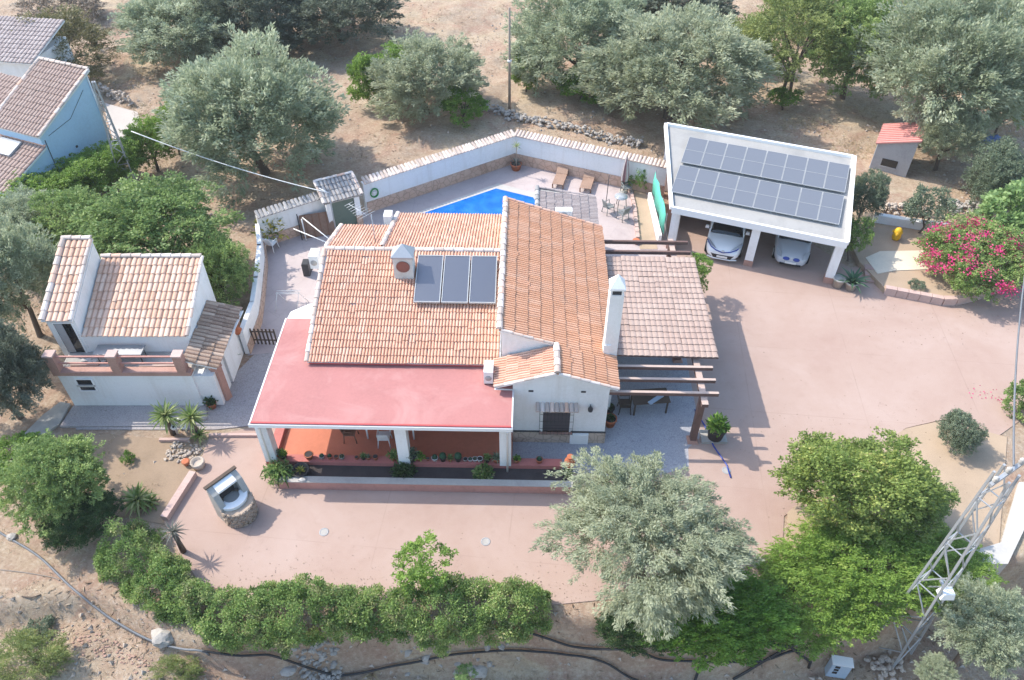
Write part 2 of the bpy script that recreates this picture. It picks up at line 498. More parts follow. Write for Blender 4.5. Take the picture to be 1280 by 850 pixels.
def leaf_mat(name, stops, trans=.42, gloss=.3, patch=None):
    m, nt, n, l, p = nodes(name)
    a = n.new('ShaderNodeAttribute'); a.attribute_name = 'tint'
    rnd = n.new('ShaderNodeObjectInfo').outputs['Random']
    big = noise(n, l, .8, 2, .5, pos(n))
    s = n.new('ShaderNodeMath'); s.operation = 'MULTIPLY_ADD'; l.new(big, s.inputs[0]); s.inputs[1].default_value = .35
    l.new(a.outputs['Fac'], s.inputs[2])
    s2 = n.new('ShaderNodeMath'); s2.operation = 'MULTIPLY_ADD'; l.new(rnd, s2.inputs[0]); s2.inputs[1].default_value = .14
    l.new(s.outputs[0], s2.inputs[2])
    s3 = n.new('ShaderNodeMath'); s3.operation = 'SUBTRACT'; l.new(s2.outputs[0], s3.inputs[0]); s3.inputs[1].default_value = .245
    r = ramp(n, stops); l.new(s3.outputs[0], r.inputs[0]); rc_ = r.outputs[0]
    if patch:
        pn = noise(n, l, .9, 4, .65, pos(n), .8)
        rc_ = mixc(n, l, mrange(n, l, pn, .56, .68, 0, .75), rc_, patch)
    l.new(rc_, p.inputs['Base Color']); p.inputs['Roughness'].default_value = .5
    p.inputs['Specular IOR Level'].default_value = gloss
    t = n.new('ShaderNodeBsdfTranslucent')
    tcol = mixc(n, l, .5, r.outputs[0], (.20, .30, .03), 'MIX')
    l.new(rc_, t.inputs['Color'])
    x = n.new('ShaderNodeMixShader'); x.inputs[0].default_value = trans
    l.new(p.outputs[0], x.inputs[1]); l.new(t.outputs[0], x.inputs[2])
    l.new(x.outputs[0], n['Material Output'].inputs['Surface'])
leaf_mat('olive leaves', [(0, (0.205, 0.251, 0.158)), (.35, (0.338, 0.391, 0.259)), (.7, (0.479, 0.521, 0.370)), (1, (0.632, 0.660, 0.482))])
leaf_mat('pale olive leaves', [(0, (0.212, 0.242, 0.149)), (.35, (0.336, 0.372, 0.242)), (.7, (0.443, 0.472, 0.325)), (1, (0.543, 0.566, 0.407))])
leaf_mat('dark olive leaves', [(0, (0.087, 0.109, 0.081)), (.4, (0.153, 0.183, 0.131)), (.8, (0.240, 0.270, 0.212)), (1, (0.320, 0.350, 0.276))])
leaf_mat('citrus leaves', [(0, (0.067, 0.143, 0.030)), (.4, (0.127, 0.247, 0.044)), (.75, (0.226, 0.390, 0.067)), (1, (0.360, 0.540, 0.106))])
leaf_mat('bright leaves', [(0, (0.106, 0.179, 0.035)), (.4, (0.186, 0.301, 0.058)), (.75, (0.292, 0.430, 0.092)), (1, (0.446, 0.538, 0.150))])
leaf_mat('lemon leaves', [(0, (0.107, 0.154, 0.045)), (.35, (0.199, 0.272, 0.076)), (.7, (0.320, 0.406, 0.114)), (.9, (0.468, 0.503, 0.152)), (1, (0.595, 0.532, 0.202))])
leaf_mat('carob leaves', [(0, (0.120, 0.184, 0.066)), (.4, (0.213, 0.309, 0.108)), (.75, (0.334, 0.436, 0.156)), (1, (0.473, 0.560, 0.212))])
leaf_mat('almond leaves', [(0, (0.140, 0.186, 0.063)), (.4, (0.239, 0.290, 0.102)), (.75, (0.338, 0.394, 0.151)), (1, (0.529, 0.515, 0.158))])
leaf_mat('hedge leaves', [(0, (0.091, 0.159, 0.048)), (.35, (0.182, 0.285, 0.084)), (.65, (0.290, 0.405, 0.125)), (.85, (0.411, 0.493, 0.188)), (1, (0.508, 0.430, 0.251))], patch=(.33, .27, .18))
leaf_mat('scrub leaves', [(0, (.12, .11, .06)), (.4, (.19, .18, .09)), (.75, (.26, .25, .12)), (1, (.33, .30, .19))])
leaf_mat('dark green leaves', [(0, (0.036, 0.072, 0.030)), (.4, (0.060, 0.114, 0.042)), (.8, (0.102, 0.168, 0.060)), (1, (0.144, 0.228, 0.084))])
leaf_mat('grey leaves', [(0, (0.115, 0.159, 0.101)), (.4, (0.187, 0.237, 0.159)), (.8, (0.273, 0.323, 0.216)), (1, (0.359, 0.402, 0.273))])
leaf_mat('yucca leaves', [(0, (.12, .20, .05)), (.5, (.24, .32, .11)), (1, (.42, .45, .22))])
leaf_mat('grey yucca leaves', [(0, (.14, .14, .12)), (.5, (.22, .22, .19)), (1, (.30, .30, .26))])
leaf_mat('agave leaves', [(0, (.05, .13, .07)), (.5, (.09, .19, .11)), (1, (.18, .28, .17))])
leaf_mat('cactus green', [(0, (.12, .22, .06)), (.5, (.22, .33, .10)), (1, (.34, .43, .17))])
leaf_mat('magenta petals', [(0, (.52, .01, .14)), (.5, (.70, .03, .22)), (1, (.74, .14, .26))], .3)
leaf_mat('croton leaves', [(0, (.12, .17, .04)), (.4, (.28, .30, .06)), (.75, (.50, .44, .07)), (1, (.60, .52, .12))])
leaf_mat('fig leaves', [(0, (0.144, 0.240, 0.084)), (.4, (0.228, 0.348, 0.132)), (.75, (0.312, 0.444, 0.180)), (1, (0.408, 0.528, 0.252))])
leaf_mat('dry straw', [(0, (.34, .26, .15)), (.5, (.46, .37, .23)), (1, (.56, .48, .33))], .15)
leaf_mat('litter leaves', [(0, (.13, .09, .06)), (.5, (.24, .18, .12)), (1, (.42, .34, .24))], .05)
leaf_mat('dead twigs', [(0, (.20, .16, .13)), (.5, (.30, .25, .20)), (1, (.40, .35, .29))], .1)

# ------------------------------------------------------------------ roof tiles
def tile_mesh(w, l, humps, hgt=None):
    soft = .62 if hgt else 0.0
    b = MB(); L = l * 1.14; hgt = hgt or min(.06, w / humps * .48); n = 4 * humps
    xs = [w * i / n for i in range(n + 1)]
    zz = [hgt * max(0.0, math.sin(math.pi * ((i % 4) + (0 if i % 4 else 0)) / 4)) ** .8 for i in range(n + 1)]
    lift = .032
    vs = []
    for x, z in zip(xs, zz): vs.append((x, 0, z + lift))
    for x, z in zip(xs, zz): vs.append((x, L, z * .85 + .002))
    for x, z in zip(xs, zz): vs.append((x, 0, z + lift - .026))
    m = n + 1
    fs = [(i, i + 1, m + i + 1, m + i) for i in range(n)] + [(2 * m + i, 2 * m + i + 1, i + 1, i) for i in range(n)]
    b.add(vs, fs)
    me = b.mesh('roof_tile')
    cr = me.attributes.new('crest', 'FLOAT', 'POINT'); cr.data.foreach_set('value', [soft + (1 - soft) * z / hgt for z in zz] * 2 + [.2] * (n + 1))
    return me
def shingle_mesh(w, l):
    b = MB(); L = l * 1.12
    b.add([(0.006, 0, .035), (w - .006, 0, .03), (w - .006, L, .006), (.006, L, .006), (0.006, 0, .0), (w - .006, 0, .0), (w / 2, 0, .042), (w / 2, L, .008)],
          [(0, 6, 7, 3), (6, 1, 2, 7), (4, 5, 1, 6), (4, 6, 0)])
    return b.mesh('roof_tile')
def cap_mesh(r=.11, l=.40):
    b = MB(); vs = []
    for y, k in ((0, 1.0), (l * 1.08, .84)):
        for i in range(6):
            g = math.pi * i / 5
            vs.append((r * k * math.cos(g), y, r * k * math.sin(g) * .8 + (.015 if y == 0 else 0)))
    b.add(vs, [(i + 1, i, 6 + i, 7 + i) for i in range(5)] + [(0, 1, 2, 3, 4, 5)])
    me = b.mesh('ridge_tile')
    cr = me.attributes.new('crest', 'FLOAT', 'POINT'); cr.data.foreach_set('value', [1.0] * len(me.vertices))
    return me

class Tiler:
    """gathers the tiles of one building: the nearest become parts of their own, the rest of each roof one mesh"""
    def __init__(s, root): s.root = root; s.items = []
    def roof(s, part, mat, O, U, V, W, Ls, w, l, humps=2, clip=None, hgt=None):
        O, U, V = Vector(O), Vector(U).normalized(), Vector(V).normalized()
        U = (U - V * U.dot(V)).normalized()
        N = U.cross(V)
        nc, nr = max(1, round(W / w)), max(1, round(Ls / l))
        w2, l2 = W / nc, Ls / nr
        me = tile_mesh(w2, l2, humps, hgt) if humps else shingle_mesh(w2, l2)
        me.materials.append(MAT[mat])
        rnd = random.Random(len(s.items))
        for r in range(nr):
            for c in range(nc):
                off = (.5 * w2 if (not humps and r % 2) else 0)
                jx, jy, jr = rnd.uniform(-.008, .008), rnd.uniform(-.016, .016) - (.07 if rnd.random() < .02 else 0), rnd.uniform(-.028, .028)
                if off and c == nc - 1: off = 0
                p = O + U * (c * w2 + off * .9 + jx) + V * (r * l2 + jy) + N * rnd.uniform(.0, .008)
                if clip and not clip(p): continue
                mt = Matrix((( U.x, V.x, N.x, p.x), (U.y, V.y, N.y, p.y), (U.z, V.z, N.z, p.z), (0, 0, 0, 1))) @ Matrix.Rotation(jr, 4, 'Z')
                s.items.append((part, mat, me, mt))
    def finish(s, limit=300):
        M = Matrix.LocRotScale(s.root.location, s.root.rotation_euler, None)
        ds = sorted(range(len(s.items)), key=lambda i: depth(M @ s.items[i][3].translation))
        single = set(ds[:limit])
        mass = {}
        for i, (part, mat, me, mt) in enumerate(s.items):
            if i in single:
                o = bpy.data.objects.new('roof_tile', me); COL.objects.link(o)
                o.parent = part; o.matrix_basis = mt
            else:
                mass.setdefault((part, mat), []).append((me, mt))
        for (part, mat), lst in mass.items():
            vs, fs, tint, crest = [], [], [], []
            rnd = random.Random(3)
            cache = {}
            for me, mt in lst:
                if me not in cache:
                    ca = me.attributes.get('crest')
                    cache[me] = (np.array([v.co[:] for v in me.vertices]), [tuple(p.vertices) for p in me.polygons], [x.value for x in ca.data])
                co, pf, cv_ = cache[me]
                crest.extend(cv_)
                A = np.array(mt)
                b0 = len(vs)
                vs.extend(map(tuple, co @ A[:3, :3].T + A[:3, 3]))
                fs.extend(tuple(i + b0 for i in f) for f in pf)
                tint.extend([rnd.random()] * len(co))
            me = bpy.data.meshes.new('roof_tiles')
            me.from_pydata(vs, [], fs)
            at_ = me.attributes.new('tint', 'FLOAT', 'POINT'); at_.data.foreach_set('value', tint)
            at_ = me.attributes.new('crest', 'FLOAT', 'POINT'); at_.data.foreach_set('value', crest)
            link('roof_tiles', me, mat + ' mass', part, kind='stuff')

CAPS = {}
def caps(part, mat, a, b, r=.11, l=.40, up=None, name='ridge_tile'):
    """a row of half-round tiles laid from a to b"""
    a, b = Vector(a), Vector(b)
    key = (mat, r)
    n = max(1, round((b - a).length / l))
    V = (b - a).normalized(); st = (b - a) / n
    up = Vector(up) if up else Vector((0, 0, 1))
    U = V.cross(up).normalized(); N = U.cross(V)
    if key not in CAPS:
        CAPS[key] = cap_mesh(r, l); CAPS[key].materials.append(MAT[mat])
    rnd = random.Random(n)
    for i in range(n):
        p = a + st * i + N * rnd.uniform(0, .01)
        mt = Matrix(((U.x, V.x, N.x, p.x), (U.y, V.y, N.y, p.y), (U.z, V.z, N.z, p.z), (0, 0, 0, 1))) @ Matrix.Rotation(rnd.uniform(-.04, .04), 4, 'Z')
        o = bpy.data.objects.new(name, CAPS[key]); COL.objects.link(o)
        o.parent = part; o.matrix_basis = mt

def extrude(b, axis, poly, a0, a1):
    """extrude a profile (y,z) along x, or (x,z) along y"""
    n = len(poly)
    vs = []
    for a in (a0, a1):
        for q, z in poly: vs.append((a, q, z) if axis == 'x' else (q, a, z))
    fs = [tuple(range(n)), tuple(reversed(range(n, 2 * n)))] + [((i + 1) % n, i, n + i, n + (i + 1) % n) for i in range(n)]
    b.add(vs, fs)
    return b

# ------------------------------------------------------------------ ground, paving, pool
xs = np.unique(np.concatenate([np.linspace(-420, -70, 15), np.arange(-70, -24, .5), np.arange(-24, 24, .2), np.arange(24, 70.1, .5), np.linspace(70.5, 420, 15)]))
ys = np.unique(np.concatenate([np.linspace(-120, -6, 12), np.arange(-6, 8, .5), np.arange(8, 16, .16), np.arange(16, 110.1, .5), np.linspace(110, 700, 18)]))
X, Y = np.meshgrid(xs, ys)
Z = terrain_h(X, Y)
me = bpy.data.meshes.new('ground')
nx, ny = len(xs), len(ys)
idx = np.arange(nx * ny).reshape(ny, nx)
quads = np.stack([idx[:-1, :-1], idx[:-1, 1:], idx[1:, 1:], idx[1:, :-1]], -1).reshape(-1, 4)
me.from_pydata(np.stack([X, Y, Z], -1).reshape(-1, 3).tolist(), [], quads.tolist())
me.polygons.foreach_set('use_smooth', [True] * len(me.polygons))
link('ground', me, 'dry ground', kind='structure')

def sheet(name, pts, z, m, thick=.03):
    b = MB(); b.prism([(p[0], p[1]) for p in pts], z - thick, z)
    return b.build(name, m, kind='structure')
P = lambda *uv: [at(u, v, 0) for u, v in uv]
drive = P((228, 700), (250, 728), (330, 756), (500, 753), (690, 756), (830, 742), (978, 695), (980, 645), (1060, 590), (1132, 535), (1180, 524), (1248, 545), (1283, 520), (1320, 480), (1320, 320), (1215, 350), (1180, 360), (1104, 345), (1085, 330), (1062, 335))
drive += [Vector((13.5, 35.6, 0)), Vector((8.7, 37.0, 0)), Vector((8.0, 32.6, 0)), Vector((8.2, 27.5, 0)), Vector((-.2, 27.5, 0)), Vector((-.2, 20.6, 0)), Vector((-9.3, 20.5, 0))]
drive += P((262, 545), (245, 592), (205, 652))
sheet('driveway', drive, 0.0, 'pink paving')
# paved court in front of the gable and under the pergola
def vil(x, y, z=0.0):
    c, s = math.cos(R(-1.25)), math.sin(R(-1.25))
    return Vector((x * c - y * s, 20 + x * s + y * c, z))
sheet('courtyard', [vil(.05, -1.8), vil(5.0, -2.25), vil(5.55, -2.05), vil(6.8, -1.6), vil(6.9, -.7), vil(7.5, -.1), vil(7.55, 8.2), vil(3.6, 8.2), vil(.05, 0)], .006, 'pebble paving')
sheet('side_path', [vil(-9.15, .3)] + P((270, 537), (95, 537), (95, 508)) + [Vector((-17.9, 22, 0)), Vector((-12.7, 21.4, 0)), Vector((-11.2, 24.6, 0)), Vector((-9.2, 25.2, 0)), vil(-7.6, 5), vil(-7.6, .8)], .010, 'cobble paving')
# terrace behind the villa, with the pool set in it
ter = [Vector((-11.6, 24.3, 0)), Vector((-11.85, 28.0, 0)), Vector((-12.35, 30.7, 0)), Vector((-12.75, 32.4, 0)), Vector((-9.6, 34.4, 0)), Vector((.15, 40.45, 0)), Vector((8.4, 36.95, 0)), Vector((8.05, 32.5, 0)), Vector((8.2, 27.4, 0)), Vector((3.5, 27.4, 0)), Vector((3.5, 21, 0)), Vector((-7.6, 21, 0)), Vector((-7.6, 25.0, 0))]
sheet('terrace', ter, .014, 'terrace paving')
PC = Vector((-.9, 37.66, 0)); pd1 = (Vector((-4.55, 35.37, 0)) - PC).normalized(); pd2 = (Vector((1.14, 36.77, 0)) - PC).normalized()
pe = Vector((pd1.y, -pd1.x, 0));  pe = -pe if pe.y > 0 else pe
pool = [PC, PC + pd1 * 6.8, PC + pd1 * 6.8 + pd2 * 2.2 + Vector((1.6, -1.0, 0)), PC + pd2 * 2.25 + Vector((2.0, -5.2, 0)) * .5, PC + pd2 * 2.25]
cx = sum((p for p in pool), Vector()) / 5
cop = [cx + (p - cx) * 1.0 + (p - cx).normalized() * .55 for p in pool]
sheet('pool_coping', cop, .024, 'pale concrete')
sheet('pool_water', pool, .030, 'pool water', .02)

# ------------------------------------------------------------------ the villa
V0 = (0, 20, 0); VR = R(-1.25)
villa = thing('villa', 'white villa with terracotta tiled roofs, red porch roof and tall white chimney', 'house', V0, VR)
b = MB()
extrude(b, 'x', [(.85, 0), (.85, 3.06), (5.75, 4.46), (10.0, 3.2), (10.0, 0)], -5.35, -.42)
b.build('wall', 'white wall', villa)
b = MB(); extrude(b, 'x', [(.85, 0), (.85, 3.06), (5.75, 4.46), (8.4, 3.62), (8.4, 0)], -7.6, -5.352)
b.build('wall', 'white wall', villa)
b = MB(); extrude(b, 'y', [(-.40, 0), (-.40, 4.68), (3.6, 3.30), (3.6, 0)], .85, 9.25)
b.build('wall', 'white wall', villa)
b = MB(); extrude(b, 'y', [(.04, 0), (.04, 3.42), (1.64, 3.97), (3.598, 3.30), (3.598, 0)], -.48, .848)
gw = b.build('wall', 'white wall', villa)
T = Tiler(villa)
def roofpart(quad, th=.07, m='white wall', parent=villa):
    b = MB(); b.slab(quad, th); return b.build('roof', m, parent)
# front slope
rA = roofpart([(-7.75, .60, 3.13), (-.46, .60, 3.13), (-.46, 5.75, 4.6), (-7.85, 5.75, 4.6)])
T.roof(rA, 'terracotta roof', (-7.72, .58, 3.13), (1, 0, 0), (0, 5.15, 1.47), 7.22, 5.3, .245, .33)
# back slopes
rC = roofpart([(-5.5, 5.76, 4.6), (-.46, 5.76, 4.6), (-.46, 10.2, 3.3), (-5.5, 10.2, 3.3)])
T.roof(rC, 'terracotta roof', (-.46, 10.2, 3.3), (-1, 0, 0), (0, -4.4, 1.3), 5.0, 4.55, .245, .36)
rD = roofpart([(-7.85, 5.76, 4.585), (-5.52, 5.76, 4.585), (-5.52, 8.62, 3.72), (-7.8, 8.62, 3.72)])
T.roof(rD, 'terracotta roof', (-5.52, 8.62, 3.72), (-1, 0, 0), (0, -2.86, .865), 2.3, 2.95, .245, .36)
# the taller wing falls to the right
rB = roofpart([(-.48, .76, 4.77), (3.88, .76, 3.29), (3.88, 9.38, 3.29), (-.48, 9.38, 4.77)])
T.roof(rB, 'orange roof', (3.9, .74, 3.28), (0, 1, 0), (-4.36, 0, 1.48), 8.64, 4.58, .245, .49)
# little front gable
rE = roofpart([(1.62, -.70, 4.05), (3.88, -.70, 3.285), (3.88, .758, 3.285), (1.62, .758, 4.05)])
T.roof(rE, 'orange roof', (3.9, -.72, 3.28), (0, 1, 0), (-2.26, 0, .765), 1.47, 2.36, .245, .49)
rF = roofpart([(-.62, -.70, 3.30), (1.618, -.70, 4.05), (1.618, .76, 4.05), (-.62, .76, 3.30)])
T.roof(rF, 'terracotta roof', (-.64, .77, 3.29), (0, -1, 0), (2.24, 0, .75), 1.49, 2.34, .245, .47)
T.finish(300)
cap = 'cap tile'
caps(rA, cap, (-.48, 5.75, 4.62), (-7.85, 5.75, 4.62), .12)
caps(rA, cap, (-7.78, .6, 3.16), (-7.86, 5.7, 4.62), .10)
caps(rC, cap, (-5.52, 10.2, 3.36), (-5.52, 5.9, 4.66), .11)
caps(rD, cap, (-7.82, 8.62, 3.75), (-7.86, 5.85, 4.6), .11)
caps(rB, cap, (-.48, .78, 4.80), (-.48, 9.38, 4.80), .13)
caps(rB, 'terracotta roof', (3.86, 9.36, 3.32), (-.46, 9.36, 4.80), .08)
caps(rB, cap, (1.5, .76, 4.13), (-.40, .76, 4.78), .07)
caps(rF, cap, (1.63, -.72, 4.10), (1.63, .74, 4.10), .13)
caps(rF, cap, (-.62, -.70, 3.33), (1.55, -.70, 4.06), .075)
caps(rE, cap, (3.88, -.70, 3.31), (1.72, -.70, 4.05), .075)
# eave trim
b = MB(); b.bar((-7.7, .62, 3.08), (-.5, .62, 3.08), .06, .06); b.build('eave_trim', 'red trim', rA)
# stone plinth and hatch
b = MB(); b.bb(.06, 3.60, -.53, -.47, 0, .62); b.bb(3.57, 3.64, -.53, .6, 0, .62); b.build('plinth', 'stone plinth', villa)
b = MB(); b.bb(.06, 3.64, -.54, -.48, .62, .66); b.build('plinth_trim', 'dark metal', villa)
b = MB(); b.bb(2.27, 2.98, -.60, -.52, 0, .60); h = b.build('meter_hatch', 'cabinet blue', villa, label='pale grey hatch door set in the stone plinth')
h.data.materials.clear(); h.data.materials.append(MAT['white paint'])
b = MB(); b.bb(2.33, 2.92, -.615, -.595, .05, .55); b.build('door', 'white metal', h)
# barred window with its little tiled hood
w = MB(); w.bb(1.18, 2.22, -.50, -.47, .68, 2.08); w = w.build('window', 'shutter', villa)
for k in range(9):
    z = .74 + k * .145
    b = MB(); b.bb(1.24, 2.16, -.512, -.495, z, z + .115); b.build('slat', 'shutter', w)
b = MB()
for x0, x1, z0, z1 in ((1.12, 1.19, .62, 2.1), (2.21, 2.28, .62, 2.1), (1.19, 2.21, 2.05, 2.12)): b.bb(x0, x1, -.53, -.46, z0, z1)
b.build('frame', 'white paint', w)
b = MB(); b.bb(1.05, 2.35, -.62, -.46, .60, .66); b.build('sill', 'pink stone', w)
b = MB()
for k in range(10):
    x = 1.06 + k * 1.28 / 9; b.tube([(x, -.66, .62), (x, -.66, 2.1)], .008, 4)
for z in (.66, 1.0, 1.4, 1.8, 2.08): b.tube([(1.06, -.66, z), (2.34, -.66, z)], .009, 4)
for x in (1.06, 2.34):
    for z in (.68, 2.06): b.tube([(x, -.66, z), (x, -.46, z)], .009, 4)
b.build('grille', 'dark metal', w)
hd = MB(); hd.slab([(.92, -.80, 2.12), (2.48, -.80, 2.12), (2.48, -.48, 2.24), (.92, -.48, 2.24)], .05); hd = hd.build('hood', 'white wall', w)
for k in range(9):
    x = .98 + k * 1.44 / 8
    caps(w, 'cap tile', (x, -.84, 2.13), (x, -.47, 2.26), .085, .40, name='hood_tile')
for x in (.62, 2.55): # vents and lantern
    b = MB(); b.bb(x, x + .18, -.492, -.46, 2.86, 2.95); b.build('vent', 'dark metal', villa)
b = MB(); b.lathe([(.02, 0), (.09, .04), (.10, .16), (.05, .26), (.01, .30)], 8, (2.95, -.60, 1.95)); b.bar((2.95, -.6, 2.2), (2.95, -.46, 2.2), .03, .03); b.build('wall_lantern', 'dark metal', villa)
# downpipe of the gable
b = MB(); b.tube([(-.60, -.72, 3.24), (-.45, -.60, 3.1), (.02, -.52, 3.0), (.02, -.52, .66)], .035, 6); b.build('downpipe', 'white metal', villa)
# tall chimney
ch = MB(); ch.bb(3.43, 3.93, 1.0, 1.52, 0.0, 6.30); ch.bb(3.40, 3.66, .96, 1.40, 3.3, 3.9); ch = ch.build('chimney', 'white wall', villa)
b = MB()
for x in (3.46, 3.86):
    for y in (1.03, 1.45): b.bb(x - .03, x + .04, y - .03, y + .04, 6.30, 6.52)
b.build('cap_leg', 'white wall', ch)
b = MB(); b.bb(3.40, 3.96, .97, 1.55, 6.52, 6.60)
b.add([(3.40, .97, 6.602), (3.96, .97, 6.602), (3.96, 1.55, 6.602), (3.40, 1.55, 6.602), (3.68, 1.26, 7.05)], [(0, 1, 4), (1, 2, 4), (2, 3, 4), (3, 0, 4)]); b.build('chimney_cap', 'white paint', ch)
b = MB(); b.bb(3.46, 3.90, 1.03, 1.49, 6.305, 6.50); b.build('gap_shade', 'dark metal', ch)  # dark block in place of the shade between chimney and cap
# stubby chimney of the front slope
ch = MB(); ch.box((-4.42, 4.62, 4.72), (.78, .62, 1.05)); ch = ch.build('chimney', 'dirty hood', villa, label='stubby grubby chimney with a round brown vent')
b = MB(); b.lathe([(.27, 0), (.27, .03), (.23, .03), (.23, .015)], 20)
o = b.build('vent', 'vent disc', ch, loc=(-4.42, 4.302, 4.85), rot=(R(90), 0, 0))
b = MB(); b.bb(-4.86, -3.98, 4.26, 4.98, 5.25, 5.32)
b.add([(-4.86, 4.26, 5.322), (-3.98, 4.26, 5.322), (-3.98, 4.98, 5.322), (-4.86, 4.98, 5.322), (-4.42, 4.66, 5.72)], [(0, 1, 4), (1, 2, 4), (2, 3, 4), (3, 0, 4)]); b.build('chimney_cap', 'galvanised', ch)
# small white flue box behind the ridge
b = MB(); b.bb(-5.98, -5.62, 9.0, 9.5, 3.2, 4.0); b.build('chimney', 'white wall', villa)
# porch
pr = MB(); pr.prism([(-9.17, -2.33), (.03, -2.33), (.03, .79), (-7.64, .85), (-7.64, 3.2), (-9.17, 3.2)], 2.84, 3.0); pr = pr.build('porch_roof', 'red roof paint', villa)
b = MB(); b.bb(-9.25, .08, -2.38, -2.332, 2.82, 2.975); b.build('fascia', 'white paint', pr)
b = MB(); b.bb(-9.22, -9.172, -2.332, 3.2, 2.80, 3.01); b.build('fascia', 'white paint', pr)
b = MB(); b.bb(.032, .075, -2.332, -.5, 2.80, 3.02); b.build('fascia', 'white paint', pr)
b = MB(); b.bb(-9.17, .03, -2.34, -2.27, 3.002, 3.03); b.build('edge_strip', 'red trim', pr)
b = MB(); b.prism([(-9.15, 3.203), (-7.64, 3.203), (-7.64, 4.25), (-8.45, 4.12), (-9.1, 3.62)], 2.80, 2.99); b.build('white_roof', 'white paint', villa, label='small white slab roof beyond the red porch roof')
for x in (-9.0, -3.98, -.2):
    b = MB(); b.box((x, -1.90, 1.66), (.42, .40, 2.32)); b.build('column', 'white wall', villa)
b = MB(); b.bb(-9.1, .03, -1.72, .85, 0, .30); b.build('porch_floor', 'porch tile', villa)
b = MB(); b.bb(-9.25, 1.92, -2.06, -1.72, 0, .50); b.build('ledge', 'ledge paint', villa)
b = MB(); b.bb(-9.25, -8.9, -1.72, .6, 0, .50); b.build('ledge', 'ledge paint', villa)
pl = MB(); pl.bb(-8.6, 2.3, -2.96, -2.72, 0, .44); pl.bb(-8.6, -8.36, -2.72, -2.06, 0, .44); pl = pl.build('planter_wall', 'planter face', villa)
b = MB(); b.bb(-8.6, 2.3, -2.98, -2.70, .442, .47); b.build('coping', 'concrete', pl)
b = MB(); b.bb(-8.36, 2.3, -2.72, -2.06, 0, .30); b.build('planter_soil', 'dark soil', villa)
for pts in ([(-.12, -2.36, 2.8), (-.12, -2.2, 2.6), (-.12, -2.2, .30)], [(-8.98, -2.36, 2.8), (-8.98, -2.2, 2.6), (-8.98, -2.2, .05)]):
    b = MB(); b.tube(pts, .04, 6); b.build('downpipe', 'white metal', villa)
# doors and windows on the shaded walls
def wall_window(par, x0, x1, y, z0, z1, name='window', sgn=-1):
    w = MB(); w.bb(x0, x1, y + sgn * .02, y, z0, z1); w = w.build(name, 'dark glass', par)
    b = MB()
    for a, c, d, e in ((x0 - .06, x0, z0, z1), (x1, x1 + .06, z0, z1), (x0 - .06, x1 + .06, z1, z1 + .06), (x0 - .06, x1 + .06, z0 - .06, z0), ((x0 + x1) / 2 - .025, (x0 + x1) / 2 + .025, z0, z1)): b.bb(a, c, y + sgn * .05, y, d, e)
    b.build('frame', 'white paint', w)
    return w
wall_window(villa, -6.6, -5.4, .85, 1.1, 2.3); wall_window(villa, -3.0, -1.8, .85, 1.1, 2.3)
dd = MB(); dd.bb(-4.6, -3.65, .79, .85, .3, 2.35); dd = dd.build('door', 'brown wood', villa)
b = MB(); b.tube([(-3.75, .77, 1.3), (-3.75, .77, 1.4)], .02, 5); b.build('handle', 'chrome', dd)

# solar collectors on the front slope, each on its own rails
sl = Vector((0, 5.15, 1.47)).normalized(); nn = Vector((0, -sl.z, sl.y))
for k in range(3):
    t = thing('solar_collector', ['left solar water collector beside the stubby chimney on the villa roof', 'middle solar water collector of the three on the villa roof', 'right solar water collector next to the raised orange roof edge'][k], 'solar panel', (0, 0, 0), 0, 'solar water collectors on the villa roof')
    x0 = -3.93 + k * 1.09; W, H = 1.04, 2.28
    o = Vector((x0, 3.12, 3.13 + (3.12 - .6) * .2854)) + nn * .20
    c, s_ = math.cos(VR), math.sin(VR)
    t.location = vil(o.x, o.y, o.z); t.rotation_euler = (math.atan2(sl.z, sl.y), 0, VR)
    b = MB(); b.bb(.035, W - .035, .035, H - .035, 0, .06); b.build('glass', 'collector glass', t)
    b = MB()
    for q in ((0, .035, 0, H), (W - .035, W, 0, H), (.035, W - .035, 0, .035), (.035, W - .035, H - .035, H)): b.bb(*q, -.02, .08)
    b.build('frame', 'panel frame', t)
    b = MB()
    for y in (.35, 1.9):
        b.bb(.02, W - .02, y, y + .05, -.07, -.02)
        for x in (.1, W - .12): b.bb(x, x + .03, y, y + .03, -.2, -.07)
    b.build('rail', 'galvanised', t)
# outdoor units
def aircon(name, label, loc, rz, size):
    t = thing(name, label, 'air conditioner', loc, rz)
    sx, sy, sz = size
    b = MB(); b.bb(-sx / 2, sx / 2, -sy / 2, sy / 2, .06, sz); b.build('casing', 'white metal', t)
    b = MB(); b.lathe([(min(sx, sz) * .36, 0), (min(sx, sz) * .36, .015), (.03, .02)], 16); b.build('fan_grille', 'grey pot', t, (0, -sy / 2 - .002, sz * .52), (R(90), 0, 0))
    for x in (-sx * .35, sx * .35):
        b = MB(); b.bb(x - .03, x + .03, -sy / 2, sy / 2, 0, .06); b.build('foot', 'dark metal', t)
aircon('air_conditioner', 'white outdoor unit on the red porch roof beside the front gable', vil(-.86, .02, 3.0), VR, (.34, .62, .66))
aircon('air_conditioner', 'white outdoor unit standing on the grey pink patio roof', vil(2.2, 10.7, 2.84), VR, (.78, .34, .52))
aircon('air_conditioner', 'white outdoor unit against the left side wall of the villa', at(396, 332, 2.2), VR, (.4, .62, .75))
